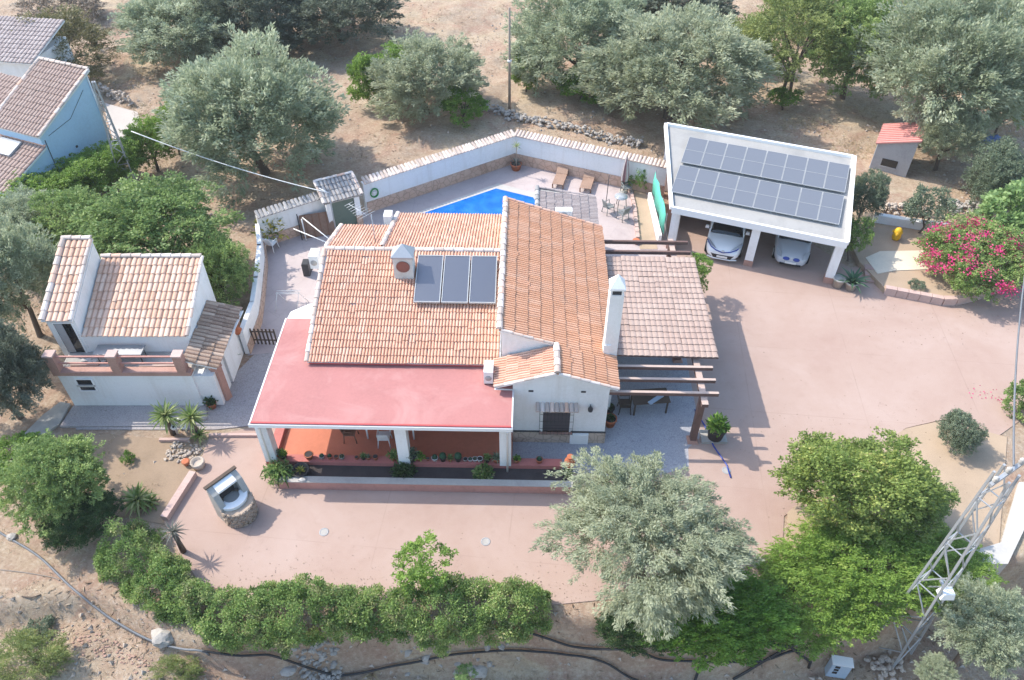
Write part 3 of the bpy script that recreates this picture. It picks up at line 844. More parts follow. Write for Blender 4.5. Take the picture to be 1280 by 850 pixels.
# roof aerial
t = thing('television_aerial', 'white television aerial on a mast behind the villa ridge', 'aerial', vil(-5.9, 6.5, 4.3), VR)
b = MB(); b.tube([(0, 0, 0), (0, 0, 1.5)], .022, 6); b.build('mast', 'galvanised', t)
b = MB(); b.tube([(-.2, .1, 1.4), (-1.1, .9, 1.4)], .016, 4); b.build('boom', 'galvanised', t)
for k in range(8):
    f = k / 7; c = Vector((-.2 - .9 * f, .1 + .8 * f, 1.41)); d = Vector((.66, .74, 0)) * (.42 - .2 * f)
    b = MB(); b.tube([c - d, c + d], .009, 4); b.build('element', 'white metal', t)

# patio roof behind the tall wing
pt = thing('patio_roof', 'grey pink tiled lean-to roof behind the tall orange roof', 'lean-to', V0, VR)
rp = MB(); rp.slab([(.95, 9.45, 2.95), (3.85, 9.45, 2.62), (3.85, 12.75, 2.62), (.95, 13.2, 2.95)], .07); rp = rp.build('roof', 'concrete', pt)
TP = Tiler(pt)
TP.roof(rp, 'grey pink roof', (3.87, 9.45, 2.62), (0, 1, 0), (-2.92, 0, .33), 3.4, 2.94, .24, .42)
TP.finish(200)
caps(rp, 'dark cap tile', (.95, 9.5, 2.99), (.95, 13.2, 2.99), .12)
caps(rp, 'grey pink roof', (3.85, 12.85, 2.66), (.95, 13.15, 2.99), .07)
for x, y in ((1.05, 13.0), (3.75, 12.55)):
    b = MB(); b.box((x, y, 1.28), (.16, .16, 2.56)); b.build('post', 'brown wood', pt)

# ------------------------------------------------------------------ pergola
pg = thing('pergola', 'brown timber pergola with pink tiled cover beside the villa', 'pergola', V0, VR)
rg = MB(); rg.slab([(4.0, 1.5, 2.86), (7.95, 1.5, 2.80), (7.95, 7.78, 2.80), (4.0, 7.78, 2.86)], .05); rg = rg.build('roof', 'beam paint', pg)
TG = Tiler(pg)
TG.roof(rg, 'pale pink roof', (4.0, 1.48, 2.86), (1, 0, -.0152), (0, 1, 0), 3.95, 6.3, .66, .35, 3, None, .024)
TG.finish(300)
for x, y in ((7.12, -.30), (7.12, 4.2), (7.12, 9.1), (3.95, 9.1)):
    po = MB(); po.box((x, y, 1.22), (.24, .24, 2.44)); po = po.build('post', 'beam paint', pg)
    b = MB(); b.box((x, y, .06), (.44, .44, .12), 0, .7); b.build('foot', 'pink stone', po)
for y0, y1 in ((-.75, 1.45), (1.45, 9.5)):
    lb = MB(); lb.bb(7.0, 7.24, y0, y1 - .004, 2.442, 2.60); lb = lb.build('long_beam', 'beam paint', pg)
    b = MB(); b.bb(7.0, 7.24, y0, y1 - .004, 2.602, 2.615); b.build('top_board', 'beam top', lb)
for y in (-.30, .38, 1.04, 2.4, 3.9, 5.4, 6.8, 7.72, 8.32, 9.08):
    under = 1.3 < y < 7.8
    cb = MB(); cb.bb(3.62, 7.66 if y < 8 else 7.85, y - .055, y + .055, 2.617, 2.74 if under else 2.76); cb = cb.build('cross_beam', 'beam paint', pg)
    if not under:
        b = MB(); b.bb(3.62, 7.66 if y < 8 else 7.85, y - .055, y + .055, 2.762, 2.775); b.build('top_board', 'beam top' if y < 2 else 'beam paint', cb)

# ------------------------------------------------------------------ the white annex
ax = thing('annex', 'small white annex with a tiled roof, stair tower and pink terrace balustrade', 'house', (-15, 23, 0))
A0 = Vector((-15, 23, 0))
def A(x, y, z): return (x + 15, y - 23, z)
b = MB(); b.bb(-2.95, 2.35, -1.67, -.43, 0, 1.88); b.bb(2.35, 3.15, -1.60, -.43, 0, 1.72); b.build('wall', 'white wall', ax)      # lower front, below the terrace
b = MB(); extrude(b, 'x', [(-.42, 0), (-.42, 2.86), (2.8, 4.14), (2.8, 0)], -2.08, 2.10); b.build('wall', 'white wall', ax)
b = MB(); extrude(b, 'x', [(-.44, 0), (-.44, 3.66), (2.75, 5.02), (2.75, 0)], -3.22, -2.082); tw = b.build('stair_tower', 'white wall', ax)
b = MB(); b.bb(-3.05, 2.38, -1.75, -1.42, 1.882, 2.06); b.build('parapet', 'pink stone', ax)
b = MB(); b.bb(-2.9, 2.3, -1.42, -.43, 1.882, 1.93); b.build('terrace_floor', 'concrete', ax)
TA = Tiler(ax)
r1 = MB(); r1.slab([(-2.06, -.55, 2.88), (2.14, -.55, 2.88), (2.14, 2.85, 4.24), (-2.06, 2.85, 4.24)], .07); r1 = r1.build('roof', 'white wall', ax)
TA.roof(r1, 'weathered roof', (-2.04, -.58, 2.88), (1, 0, 0), (0, 3.4, 1.36), 4.14, 3.66, .215, .40, 1)
r2 = MB(); r2.slab([(-3.32, -.56, 3.70), (-2.10, -.56, 3.70), (-2.10, 2.85, 5.15), (-3.32, 2.85, 5.15)], .07); r2 = r2.build('roof', 'white wall', ax)
TA.roof(r2, 'weathered roof', (-3.12, -.58, 3.70), (1, 0, 0), (0, 3.4, 1.45), .90, 3.7, .215, .40, 1)
r3 = MB(); r3.slab([(2.12, -1.5, 2.48), (3.35, -1.5, 2.05), (3.55, 1.95, 2.05), (2.12, 1.95, 2.48)], .06); r3 = r3.build('roof', 'white wall', ax, label='brown weathered lean-to roof along the right side')
TA.roof(r3, 'brown roof', (3.42, -1.52, 2.04), (.06, 1, 0), (-1.24, 0, .43), 3.48, 1.34, .21, .42, 1)
TA.finish(300)
caps(r1, 'cap tile', (2.10, 2.85, 4.28), (-2.05, 2.85, 4.28), .12)
caps(r1, 'cap tile', (2.14, -.55, 2.92), (2.14, 2.8, 4.28), .085)
caps(r2, 'cap tile', (-2.14, 2.85, 5.2), (-3.3, 2.85, 5.2), .12)
caps(r2, 'cap tile', (-3.26, -.55, 3.75), (-3.26, 2.8, 5.18), .13)
caps(r2, 'cap tile', (-2.15, -.55, 3.75), (-2.15, 2.8, 5.18), .09)
caps(r3, 'brown roof', (3.5, 1.96, 2.1), (2.14, 1.96, 2.52), .10)
# lean-to supports
b = MB(); b.bb(3.02, 3.20, -.3, 1.7, 0, 1.98); b.build('side_wall', 'white wall', ax)
b = MB(); b.lathe([(.26, 0), (.26, 1.85), (.30, 1.85), (.30, 1.96)], 6, (3.12, -1.15, 0), False); b.build('brick_pier', 'pink stone', ax)
b = MB()
for k in range(9): b.blob((2.35 + k * .085, -1.42 + .03 * (k % 3), 2.0 + .07 * (k % 4)), (.11, .10, .09), k)
b.build('debris', 'rubble', ax, kind='stuff')
# balustrade
for x in (-2.88, -.47, 2.06):
    p_ = MB(); p_.box((x, -1.58, 2.48), (.34, .34, .84)); p_ = p_.build('baluster_pier', 'pink stone', ax)
    b = MB(); b.box((x, -1.58, 2.93), (.40, .40, .07)); b.build('cap', 'kerb', p_)
for x0, x1 in ((-2.70, -.65), (-.29, 1.88)):
    for z in (2.42, 2.78):
        b = MB(); b.bar((x0, -1.58, z), (x1, -1.58, z), .06, .06); b.build('rail', 'planter face', ax)
# doors and windows
d = MB(); d.bb(-2.95, -2.25, -.475, -.442, 1.95, 3.52); d = d.build('door', 'dark glass', ax)
b = MB(); b.bb(-3.0, -2.95, -.50, -.442, 1.93, 3.57); b.bb(-2.25, -2.2, -.50, -.442, 1.93, 3.57); b.bb(-2.95, -2.25, -.50, -.442, 3.52, 3.57); b.build('frame', 'white paint', d)
b = MB(); b.bb(-2.92, -2.62, -.50, -.476, 1.97, 3.5); b.build('leaf', 'grey render', d)
w = MB(); w.bb(-2.30, -1.70, -1.69, -1.672, 1.0, 1.62); w = w.build('window', 'dark glass', ax)
b = MB()
for x0, x1, z0, z1 in ((-2.36, -2.30, .95, 1.67), (-1.70, -1.64, .95, 1.67), (-2.30, -1.70, .95, 1.0), (-2.30, -1.70, 1.62, 1.67)): b.bb(x0, x1, -1.72, -1.672, z0, z1)
b.build('frame', 'white paint', w)
b = MB(); b.bb(-2.36, -1.64, -1.75, -1.70, 1.24, 1.33); b.build('sill', 'pale concrete', w)
# things left on the terrace
t = thing('glass_table', 'low dark table behind the pink balustrade of the annex', 'table', A0 + Vector((-.6, -.85, 1.93)))
b = MB(); b.bb(-.95, .95, -.28, .28, .48, .52); b.build('table_top', 'metal', t)
for x in (-.85, .85):
    for y in (-.2, .2):
        b = MB(); b.tube([(x, y, 0), (x, y, .48)], .02, 5); b.build('leg', 'dark metal', t)
for x, y, lx, lab in ((-2.0, -1.2, 1.1, 'pale timber plank lying on the left half of the annex terrace'), (1.0, -1.25, 1.6, 'long pale timber plank lying on the right half of the annex terrace')):
    b = MB(); b.box((0, 0, .04), (lx, .14, .08), .03); tag(b.build('timber_plank', 'beam top', None, A0 + Vector((x, y, 1.93))), lab, 'plank')
b = MB()
for k in range(6): b.blob((.16 * k, .05 * math.sin(k * 2), .07), (.13, .10, .08), k + 40)
tag(b.build('rag_heap', 'pale concrete', None, A0 + Vector((-2.1, -1.02, 1.93))), 'crumpled pale cloth heaped on the annex terrace', 'cloth')
# paved apron and drain in front of the annex
sheet('annex_step', [(-18.0, 21.32), (-18.1, 20.2), (-13.9, 20.25), (-12.3, 20.6), (-12.55, 21.32)], .06, 'cobble paving', .1)
tag(MB().prism([(-18.15, 21.4), (-18.15, 20.3), (-18.9, 19.3), (-19.4, 19.6), (-19.0, 20.8), (-18.6, 21.5)], 0, .10).build('concrete_gutter', 'concrete'), 'grey concrete gutter slab at the left corner of the annex', 'gutter')

# ------------------------------------------------------------------ carport
CR = R(-20.7); C0 = Vector((7.93, 32.17, 0))
cu = Vector((math.cos(CR), math.sin(CR), 0)); cv = Vector((-cu.y, cu.x, 0))
def cw(a, d, z=0.): return C0 + cu * a + cv * d + Vector((0, 0, z))
cp = thing('carport', 'white flat roofed double carport carrying solar panels', 'carport', C0, CR)
SL = .25
def rz_(d): return 2.45 + SL * d
rc = MB(); rc.slab([(.0, -.12, rz_(-.12)), (8.05, -.12, rz_(-.12)), (7.66, 5.35, rz_(5.35)), (-1.7, 5.35, rz_(5.35))], .16); rc = rc.build('roof', 'roof screed', cp)
def rim(p, q, w, h):
    b = MB(); b.bar((p[0], p[1], rz_(p[1]) + .03), (q[0], q[1], rz_(q[1]) + .03), w, h); b.build('roof_edge', 'white paint', rc)
rim((-.05, -.19), (8.15, -.19), .14, .34); rim((8.12, -.1), (7.74, 5.42), .20, .26); rim((-.09, -.1), (-1.80, 5.42), .16, .24); rim((-1.75, 5.43), (7.7, 5.43), .14, .2)
for a in (.18, 4.08, 7.92):
    po = MB(); po.box((a, .08, 1.32), (.40, .34, 1.96)); po = po.build('post', 'white wall', cp)
    b = MB(); b.box((a, .08, .17), (.44, .38, .34)); b.build('post_base', 'pink stone', po)
b = MB(); extrude(b, 'y', [(-1.6, 0), (-1.6, 3.55), (7.6, 3.55), (7.6, 0)], 5.15, 5.32); b.build('back_wall', 'white wall', cp)
for a in (.55, ):
    b = MB(); extrude(b, 'x', [(1.8, 0), (1.8, 2.2), (5.14, 2.2), (5.14, 0)], -.1, .05); b.build('side_wall', 'pink stone', cp)
# solar panels
for row in range(2):
    for k in range(8):
        nm = ORD[k]
        t = thing('solar_module', f'{nm} solar panel from the left in the {"upper" if row else "lower"} row on the carport roof', 'solar panel', (0, 0, 0), 0, 'solar panels on the carport roof')
        d0 = (.78, 2.84)[row]; a0 = (-.36, -.43)[row] + k * 1.0 + (.06 if row else 0)
        t.location = cw(a0, d0, rz_(d0) + .13)
        t.rotation_euler = Matrix(((cu.x, cv.x, 0), (cu.y, cv.y, 0), (0, 0, 1))).to_euler()
        t.rotation_euler = (math.atan(SL), 0, CR)
        W, H = .985, 1.90
        cell = MB(); cell.bb(.02, W - .02, .02, H / 2 - .008, 0, .03); cell.build('cell_half', 'photovoltaic cells', t)
        cell = MB(); cell.bb(.02, W - .02, H / 2 + .008, H - .02, 0, .03); cell.build('cell_half', 'photovoltaic cells', t)
        b = MB()
        for q in ((0, .02, 0, H), (W - .02, W, 0, H), (.02, W - .02, 0, .02), (.02, W - .02, H - .02, H), (.02, W - .02, H / 2 - .008, H / 2 + .008)): b.bb(*q, -.01, .04)
        b.build('frame', 'panel frame', t)
        b = MB(); b.bb(.1, .16, .05, H - .05, -.12, -.01); b.bb(W - .16, W - .1, .05, H - .05, -.12, -.01); b.build('rail', 'galvanised', t)

# ------------------------------------------------------------------ cars
def make_car(name, label, loc, rz, paint, length, width, height, hood_z, kind):
    t = thing(name, label, 'car', loc, rz)
    hw = width / 2
    # stations from the nose (y=0) to the tail: half width, bottom, belt height, top centre height
    st = [(0.00, .55, .30, .50, .58), (.06, .72, .22, .60, .70), (.22, .86, .18, .70, .80), (.55, .97, .18, .80, .90), (.95, 1.0, .2, .88, hood_z), (1.35, 1.0, .2, .93, hood_z + .05),
          (2.3, 1.0, .2, .95, .98), (3.3, 1.0, .2, .97, 1.0), (length - .5, .98, .22, .98, 1.0), (length - .12, .92, .28, .90, .95), (length, .80, .36, .70, .75)]
    def ring(y, k, zb, zs, zt):
        w = hw * k
        half = [(0, zb), (w * .80, zb), (w * .97, zb + .10), (w, (zb + zs) / 2), (w * .985, zs - .08), (w * .90, zs), (w * .62, zs + (zt - zs) * .75), (0, zt)]
        return [(x, y, z) for x, z in half] + [(-x, y, z) for x, z in reversed(half[1:-1])]
    def loft(rings):
        b = MB(); n = len(rings[0]); vs = [p for r in rings for p in r]
        fs = [(i * n + j, i * n + (j + 1) % n, (i + 1) * n + (j + 1) % n, (i + 1) * n + j) for i in range(len(rings) - 1) for j in range(n)]
        fs += [tuple(reversed(range(n))), tuple(range((len(rings) - 1) * n, len(rings) * n))]
        return b.add(vs, fs, True)
    body = loft([ring(*s) for s in st]).build('body', paint, t)
    sb = body.modifiers.new('smooth', 'SUBSURF'); sb.levels = sb.render_levels = 2
    # cabin: glass house with a painted roof panel
    cs = [(1.12, .80, hood_z + .02, hood_z + .03), (1.55, .80, .96, 1.22), (2.05, .74, .97, height - .06), (2.9, .72, .98, height), (length - 1.0, .70, .98, height - .08), (length - .55, .72, .98, 1.15), (length - .35, .72, .97, .99)]
    rings = []
    for y, k, z0, z1 in cs:
        w = hw * k
        half = [(0, z0), (w * 1.12, z0), (w * 1.06, z0 + (z1 - z0) * .5), (w * .90, z1 - .03), (w * .6, z1), (0, z1 + .01)]
        rings.append([(x, y, z) for x, z in half] + [(-x, y, z) for x, z in reversed(half[1:-1])])
    loft(rings).build('windscreen', 'dark glass', t)
    b = MB(); b.add([(-hw * .60, 2.06, height - .045), (hw * .60, 2.06, height - .045), (hw * .62, 2.9, height + .015), (hw * .60, length - 1.0, height - .065), (-hw * .60, length - 1.0, height - .065), (-hw * .62, 2.9, height + .015)], [(0, 1, 2, 5), (5, 2, 3, 4)]); b.build('roof_panel', paint, t)
    for s in (-1, 1):
        b = MB(); b.tube([(s * hw * .93, 1.10, hood_z + .03), (s * hw * .86, 1.55, 1.20), (s * hw * .70, 2.05, height - .06), (s * hw * .68, 2.9, height - .02), (s * hw * .66, length - 1.0, height - .10)], .035, 6); b.build('pillar', paint, t)
        b = MB(); b.box((s * (hw + .10), 1.42, 1.05), (.20, .12, .15), 0, .8); m_ = b.build('mirror', paint, t)
        b = MB(); b.bar((s * (hw - .08), 1.40, .98), (s * (hw + .04), 1.42, 1.02), .05, .05); b.build('bracket', 'car trim', m_)
        for y in (.82, length - .85):
            w = MB(); w.lathe([(.20, -.10), (.30, -.11), (.325, -.07), (.325, .07), (.30, .11), (.20, .10)], 20); w = w.build('wheel', 'tyre', t, (s * (hw - .10), y, .325), (0, R(90), 0))
            b = MB(); b.lathe([(.20, -.02), (.20, .02), (.06, .03)], 14); b.build('rim', 'chrome', w, (0, 0, .10 * s))
        if kind == 'hatch':
            b = MB(); b.add([(s * hw * .36, .10, .715), (s * hw * .93, .40, .80), (s * hw * .985, .72, .86), (s * hw * .90, .66, .905), (s * hw * .60, .30, .83)], [(0, 1, 2, 3, 4) if s > 0 else (4, 3, 2, 1, 0)])
            for i, q in enumerate(list(b.v)): b.v[i] = (q[0], q[1] - .015, q[2] + .03)
            b.build('headlight', 'lamp glass', t)
            b = MB(); b.tube([(0, -.005, .62), (s * hw * .40, .06, .68), (s * hw * .70, .20, .76), (s * hw * .97, .60, .86)], .028, 6); b.build('bonnet_line', 'car blue', t)
        else:
            b = MB(); b.add([(s * hw * .55, .06, .62), (s * hw * .84, .14, .66), (s * hw * .95, .50, .82), (s * hw * .86, .54, .87), (s * hw * .62, .26, .80)], [(0, 1, 2, 3, 4) if s > 0 else (4, 3, 2, 1, 0)])
            for i, q in enumerate(list(b.v)): b.v[i] = (q[0] * 1.01, q[1] - .02, q[2] + .03)
            b.build('headlight', 'lamp glass', t)
            b = MB(); b.lathe([(.14, 0), (.15, .02), (.10, .035)], 12); o = b.build('grille', 'car blue', t, (s * .24, .045, .60), (R(65), 0, 0)); o.scale = (1.1, .62, 1)
    if kind == 'hatch':
        b = MB(); b.add([(-hw * .66, .07, .50), (hw * .66, .07, .50), (hw * .60, -.005, .47), (hw * .46, -.012, .28), (-hw * .46, -.012, .28), (-hw * .60, -.005, .47)], [(0, 5, 2, 1), (5, 4, 3, 2)]); b.build('grille', 'car trim', t)
        b = MB(); b.tube([(-hw * .80, .06, .26), (-hw * .45, .0, .235), (hw * .45, .0, .235), (hw * .80, .06, .26)], .035, 6); b.build('bumper_lip', paint, t)
        b = MB(); b.lathe([(.055, 0), (.055, .02), (.04, .025)], 12); o = b.build('badge', 'chrome', t, (0, .02, .70), (R(70), 0, 0)); o.scale = (1.4, 1, 1)
    else:
        b = MB(); b.bar((-hw * .58, .03, .30), (hw * .58, .03, .30), .08, .09); b.build('air_intake', 'car trim', t)
        b = MB(); b.lathe([(.05, 0), (.05, .02), (.035, .025)], 12); b.build('badge', 'chrome', t, (0, .02, .68), (R(65), 0, 0))
    b = MB(); b.box((0, -.03, .38 if kind == 'hatch' else .42), (.52, .02, .11)); b.build('number_plate', 'number plate', t)
    for s in (-1, 1):
        b = MB(); b.tube([(s * .1, 1.17, hood_z + .06), (s * .1 + .5, 1.36, hood_z + .19)], .012, 4); b.build('wiper', 'car trim', t)
    return t
make_car('parked_car', 'white car with black grille parked in the left bay of the carport', cw(2.78, -.30), CR + R(3), 'car white', 4.3, 1.80, 1.55, .93, 'hatch')
make_car('parked_car', 'silver car with two blue nose grilles parked in the right bay of the carport', cw(6.02, .35), CR + R(3), 'car silver', 4.2, 1.72, 1.60, .97, 'small')

# ------------------------------------------------------------------ garden walls
def wall_run(name, label, pts, h, thick, m='white wall', plinth=None, capmat=None, side=1, capw=.5):
    """a wall along a polyline; side = which way its inner face looks (+1: left of the run)"""
    t = thing(name, label, 'wall', (pts[0][0], pts[0][1], 0))
    o = Vector((pts[0][0], pts[0][1], 0))
    q = [Vector((p[0], p[1], 0)) - Vector((o.x, o.y, 0)) for p in pts]
    for i in range(len(q) - 1):
        a, c = q[i], q[i + 1]
        d = (c - a).normalized(); nrm = Vector((-d.y, d.x, 0))
        ln = (c - a).length; ang = math.atan2(d.y, d.x)
        mid = (a + c) / 2
        b = MB(); b.box((mid.x, mid.y, h / 2), (ln + (thick * .5 if i < len(q) - 2 else 0), thick, h), ang); w = b.build('wall', m, t)
        if plinth:
            b = MB(); k = mid + nrm * side * (thick / 2 + .03)
            b.box((k.x, k.y, plinth / 2), (ln, .06, plinth), ang); b.build('plinth', 'brick plinth', w)
        if capmat:
            n = max(1, round(ln / .21))
            key = ('cross', capmat, capw)
            if key not in CAPS:
                CAPS[key] = cap_mesh(.10, capw); CAPS[key].materials.append(MAT[capmat])
            rnd = random.Random(n + i)
            for j in range(n):
                s = a + d * ((j + .5) * ln / n)
                V = (nrm * side * .92 - Vector((0, 0, .30))).normalized(); U = -d * side
                U = V.cross(Vector((0, 0, 1))).normalized(); N = U.cross(V)
                p0 = s - nrm * side * (capw * .55) + Vector((0, 0, h + .10))
                M3 = Matrix(((-U.x, -V.x, N.x, 0), (-U.y, -V.y, N.y, 0), (-U.z, -V.z, N.z, 0), (0, 0, 0, 1)))
                p1 = p0 + V * capw * 1.05
                mt = Matrix.Translation(p1) @ M3 @ Matrix.Rotation(rnd.uniform(-.05, .05), 4, 'Z')
                oo = bpy.data.objects.new('cap_tile', CAPS[key]); COL.objects.link(oo); oo.parent = w; oo.matrix_basis = mt
    return t
wall_run('garden_wall', 'white wall with grey tile coping left of the small tiled gate', [(-12.75, 32.35), (-9.75, 34.2)], 1.8, .22, plinth=.62, capmat='dark cap tile', side=-1)
wall_run('garden_wall', 'long white wall with brick plinth and tile coping behind the pool', [(-7.85, 35.4), (.15, 40.55), (8.45, 37.0)], 1.85, .24, plinth=.66, capmat='wall cap tile', side=-1)
wall_run('garden_wall', 'curved white wall with brick plinth along the left side of the terrace', [(-12.78, 32.3), (-12.28, 30.6), (-11.85, 28.1), (-11.6, 26.4), (-11.62, 24.4)], 1.35, .20, plinth=.55, side=1)
# tiled gate
t = thing('tiled_gate', 'small grey tiled roof over a green gate in the garden wall', 'gate', (-8.75, 34.0, 0), R(26))
b = MB(); b.bb(-.58, .58, -.05, .02, 0, 1.75); dg = b.build('door', 'green door', t)
b = MB(); b.bb(.42, .50, -.10, -.05, .9, 1.0); b.build('handle', 'dark metal', dg)
for x in (-.74, .74):
    b = MB(); b.box((x, 0, .95), (.28, .28, 1.9)); po = b.build('post', 'white wall', t)
    b = MB(); b.box((x, 0, .3), (.32, .32, .6)); b.build('post_base', 'brick plinth', po)
rt = MB(); rt.slab([(-1.0, -.35, 1.90), (1.0, -.35, 1.90), (1.0, 1.15, 2.35), (-1.0, 1.15, 2.35)], .07); rt = rt.build('roof', 'concrete', t)
TT = Tiler(t); 
tile_pair('slate grey roof', [(0, (.20, .20, .215)), (.5, (.28, .275, .28)), (1, (.38, .36, .35))])
TT.roof(rt, 'slate grey roof', (-1.0, -.38, 1.9), (1, 0, 0), (0, 1.5, .45), 2.0, 1.57, .20, .40, 1); TT.finish(100)
caps(rt, 'cap tile', (-1.0, -.35, 1.95), (-1.0, 1.1, 2.4), .09); caps(rt, 'cap tile', (1.0, -.35, 1.95), (1.0, 1.1, 2.4), .09); caps(rt, 'cap tile', (1.0, 1.15, 2.4), (-1.0, 1.15, 2.4), .09)
# lamps on the long wall, hose, shower pole
for i, (u, v, lab) in enumerate(((513, 211, 'small dark wall lamp on the white wall above the left end of the pool'), (580, 195, 'small dark wall lamp on the white wall near the middle of the pool'), (723, 190, 'small dark wall lamp on the white wall above the sun loungers'), (365, 256, 'small dark wall lamp on the short wall left of the gate'))):
    t = thing('wall_lamp', lab, 'lamp', at(u, v, 1.25), R((33, 33, -23, 32)[i]), 'wall lamps on the garden walls')
    b = MB(); b.lathe([(.03, 0), (.07, .03), (.075, .18), (.10, .20), (.02, .28)], 8, (0, -.12, -.1)); b.build('lantern', 'dark metal', t)
    b = MB(); b.bb(-.03, .03, -.12, .03, .17, .21); b.build('bracket', 'dark metal', t)
hp = at(467, 240, 1.1)
t = thing('hose_reel', 'green coiled garden hose hanging on the white wall near the gate', 'hose', hp, R(33))
b = MB()
for k in range(5):
    r0 = .20 + .02 * (k % 3)
    b.tube([(r0 * math.cos(g), -.05 - .025 * k, r0 * 1.15 * math.sin(g)) for g in [2 * math.pi * i / 16 for i in range(17)]], .018, 5)
b.build('coil', 'green hose', t)
b = MB(); b.box((0, -.08, 0), (.18, .12, .2)); b.build('bracket', 'white pot', t)
sp = at(507, 249, 0)
t = thing('shower_pole', 'thin dark pole standing at the wall beside the pool', 'pole', sp)
b = MB(); b.tube([(0, 0, 0), (0, 0, 1.35)], .035, 6); b.build('pole', 'dark wood', t)
b = MB(); b.lathe([(.10, 0), (.06, .06)], 8); b.build('foot', 'dark metal', t)

# ------------------------------------------------------------------ pots, plants in pots (leaf tufts come from leaves())
def leaves(P0, A_, L, W, curl=.0, rnd=None, up=None):
    """numpy: diamond leaves at P0 along unit axes A_; returns vertices, quads"""
    n = len(P0)
    rnd = rnd or np.random.default_rng(0)
    r = rnd.normal(size=(n, 3))
    if up is not None: r = r * .55 + np.array(up)
    S = np.cross(A_, r); S /= np.linalg.norm(S, axis=1, keepdims=True) + 1e-9
    L = np.broadcast_to(L, n)[:, None]; W = np.broadcast_to(W, n)[:, None]
    V = np.empty((n, 4, 3))
    V[:, 0] = P0
    V[:, 1] = P0 + A_ * L * .45 + S * W
    V[:, 2] = P0 + A_ * L + np.array([0, 0, -1]) * curl * L
    V[:, 3] = P0 + A_ * L * .45 - S * W
    return V.reshape(-1, 3)
def leaf_mesh(name, V, tint):
    n = len(V) // 4
    me = bpy.data.meshes.new(name)
    me.vertices.add(n * 4); me.vertices.foreach_set('co', V.astype(np.float32).ravel())
    me.loops.add(n * 4); me.loops.foreach_set('vertex_index', np.arange(n * 4, dtype=np.int32))
    me.polygons.add(n); me.polygons.foreach_set('loop_start', np.arange(0, n * 4, 4, dtype=np.int32))
    try: me.polygons.foreach_set('loop_total', np.full(n, 4, dtype=np.int32))
    except Exception: pass
    a = me.attributes.new('tint', 'FLOAT', 'POINT'); a.data.foreach_set('value', np.repeat(tint, 4).astype(np.float32))
    me.update(calc_edges=True)
    return me
def unit(v): return v / (np.linalg.norm(v, axis=-1, keepdims=True) + 1e-9)
def tuft(seed, r, n, L, W, up=.6, h=1.0):
    g = np.random.default_rng(seed)
    d = unit(g.normal(size=(n, 3)) + np.array([0, 0, up])); d[:, 2] = np.abs(d[:, 2])
    P0 = d * (r * g.uniform(.1, .9, (n, 1))) * np.array([1, 1, h])
    A_ = unit(d + g.normal(size=(n, 3)) * .5)
    return leaf_mesh('foliage', leaves(P0, A_, L * g.uniform(.6, 1.3, n), W, rnd=g), g.random(n))
def spikes(seed, n, L, W, lo=-.1, hi=1.0, droop=.25, segs=3):
    """a rosette of long pointed leaves (yucca, agave), each a bent, tapering strip"""
    g = random.Random(seed); b = MB(); tint = []
    for i in range(n):
        az = i * 2.399 + g.uniform(-.2, .2); f = i / max(1, n - 1)
        el = lo + (hi - lo) * f + g.uniform(-.12, .12)
        l = L * g.uniform(.8, 1.1) * (1 - .15 * f); w = W * g.uniform(.85, 1.15)
        d = Vector((math.cos(az), math.sin(az), 0)); s = Vector((-d.y, d.x, 0))
        pts = []
        p = Vector((0, 0, 0)); e = el
        for k in range(segs + 1):
            pts.append(p.copy()); p = p + (d * math.cos(e) + Vector((0, 0, math.sin(e)))) * l / segs; e -= droop
        vs = []
        for k, q in enumerate(pts):
            ww = w * (1, 1.1, .75, .06)[min(k, 3)] if segs == 3 else w * (1 - k / segs)
            vs += [q - s * ww, q + Vector((0, 0, -ww * .4)), q + s * ww]
        fs = []
        for k in range(segs):
            a = k * 3
            fs += [(a, a + 1, a + 4, a + 3), (a + 1, a + 2, a + 5, a + 4)]
        b.add(vs, fs); tint += [g.random()] * len(vs)
    me = b.mesh('leaves')
    a = me.attributes.new('tint', 'FLOAT', 'POINT'); a.data.foreach_set('value', tint)
    return me
def pot_mesh(r, h, k=.72):
    b = MB(); b.lathe([(r * k, 0), (r * .96, h * .82), (r * 1.06, h * .82), (r * 1.06, h), (r * .92, h), (r * .90, h * .9)], 14); return b.mesh('pot')
def potted(label, loc, r, h, potmat, plant=None, leafmat='citrus leaves', size=.2, seed=0, group=None, cat='potted plant', name='potted_plant'):
    t = thing(name, label, cat, loc, 0, group)
    link('pot', pot_mesh(r, h), potmat, t)
    b = MB(); b.lathe([(r * .9, 0), (r * .88, .01)], 12, (0, 0, h * .88)); b.build('soil', 'dark soil', t)
    if plant == 'tuft': link('foliage', tuft(seed, size, 150, size * .5, size * .16), leafmat, t, (0, 0, h * .95))
    if plant == 'spiky': link('leaves', spikes(seed, 26, size, size * .07, 0.1, 1.3), leafmat, t, (0, 0, h * .92))
    if plant == 'cactus':
        b = MB(); n = 12; b.lathe([(size * .3, 0), (size * .5, size * .25), (size * .5, size * .6), (size * .28, size * .9), (size * .05, size)], n); b.build('cactus', leafmat, t, (0, 0, h * .85))
    return t
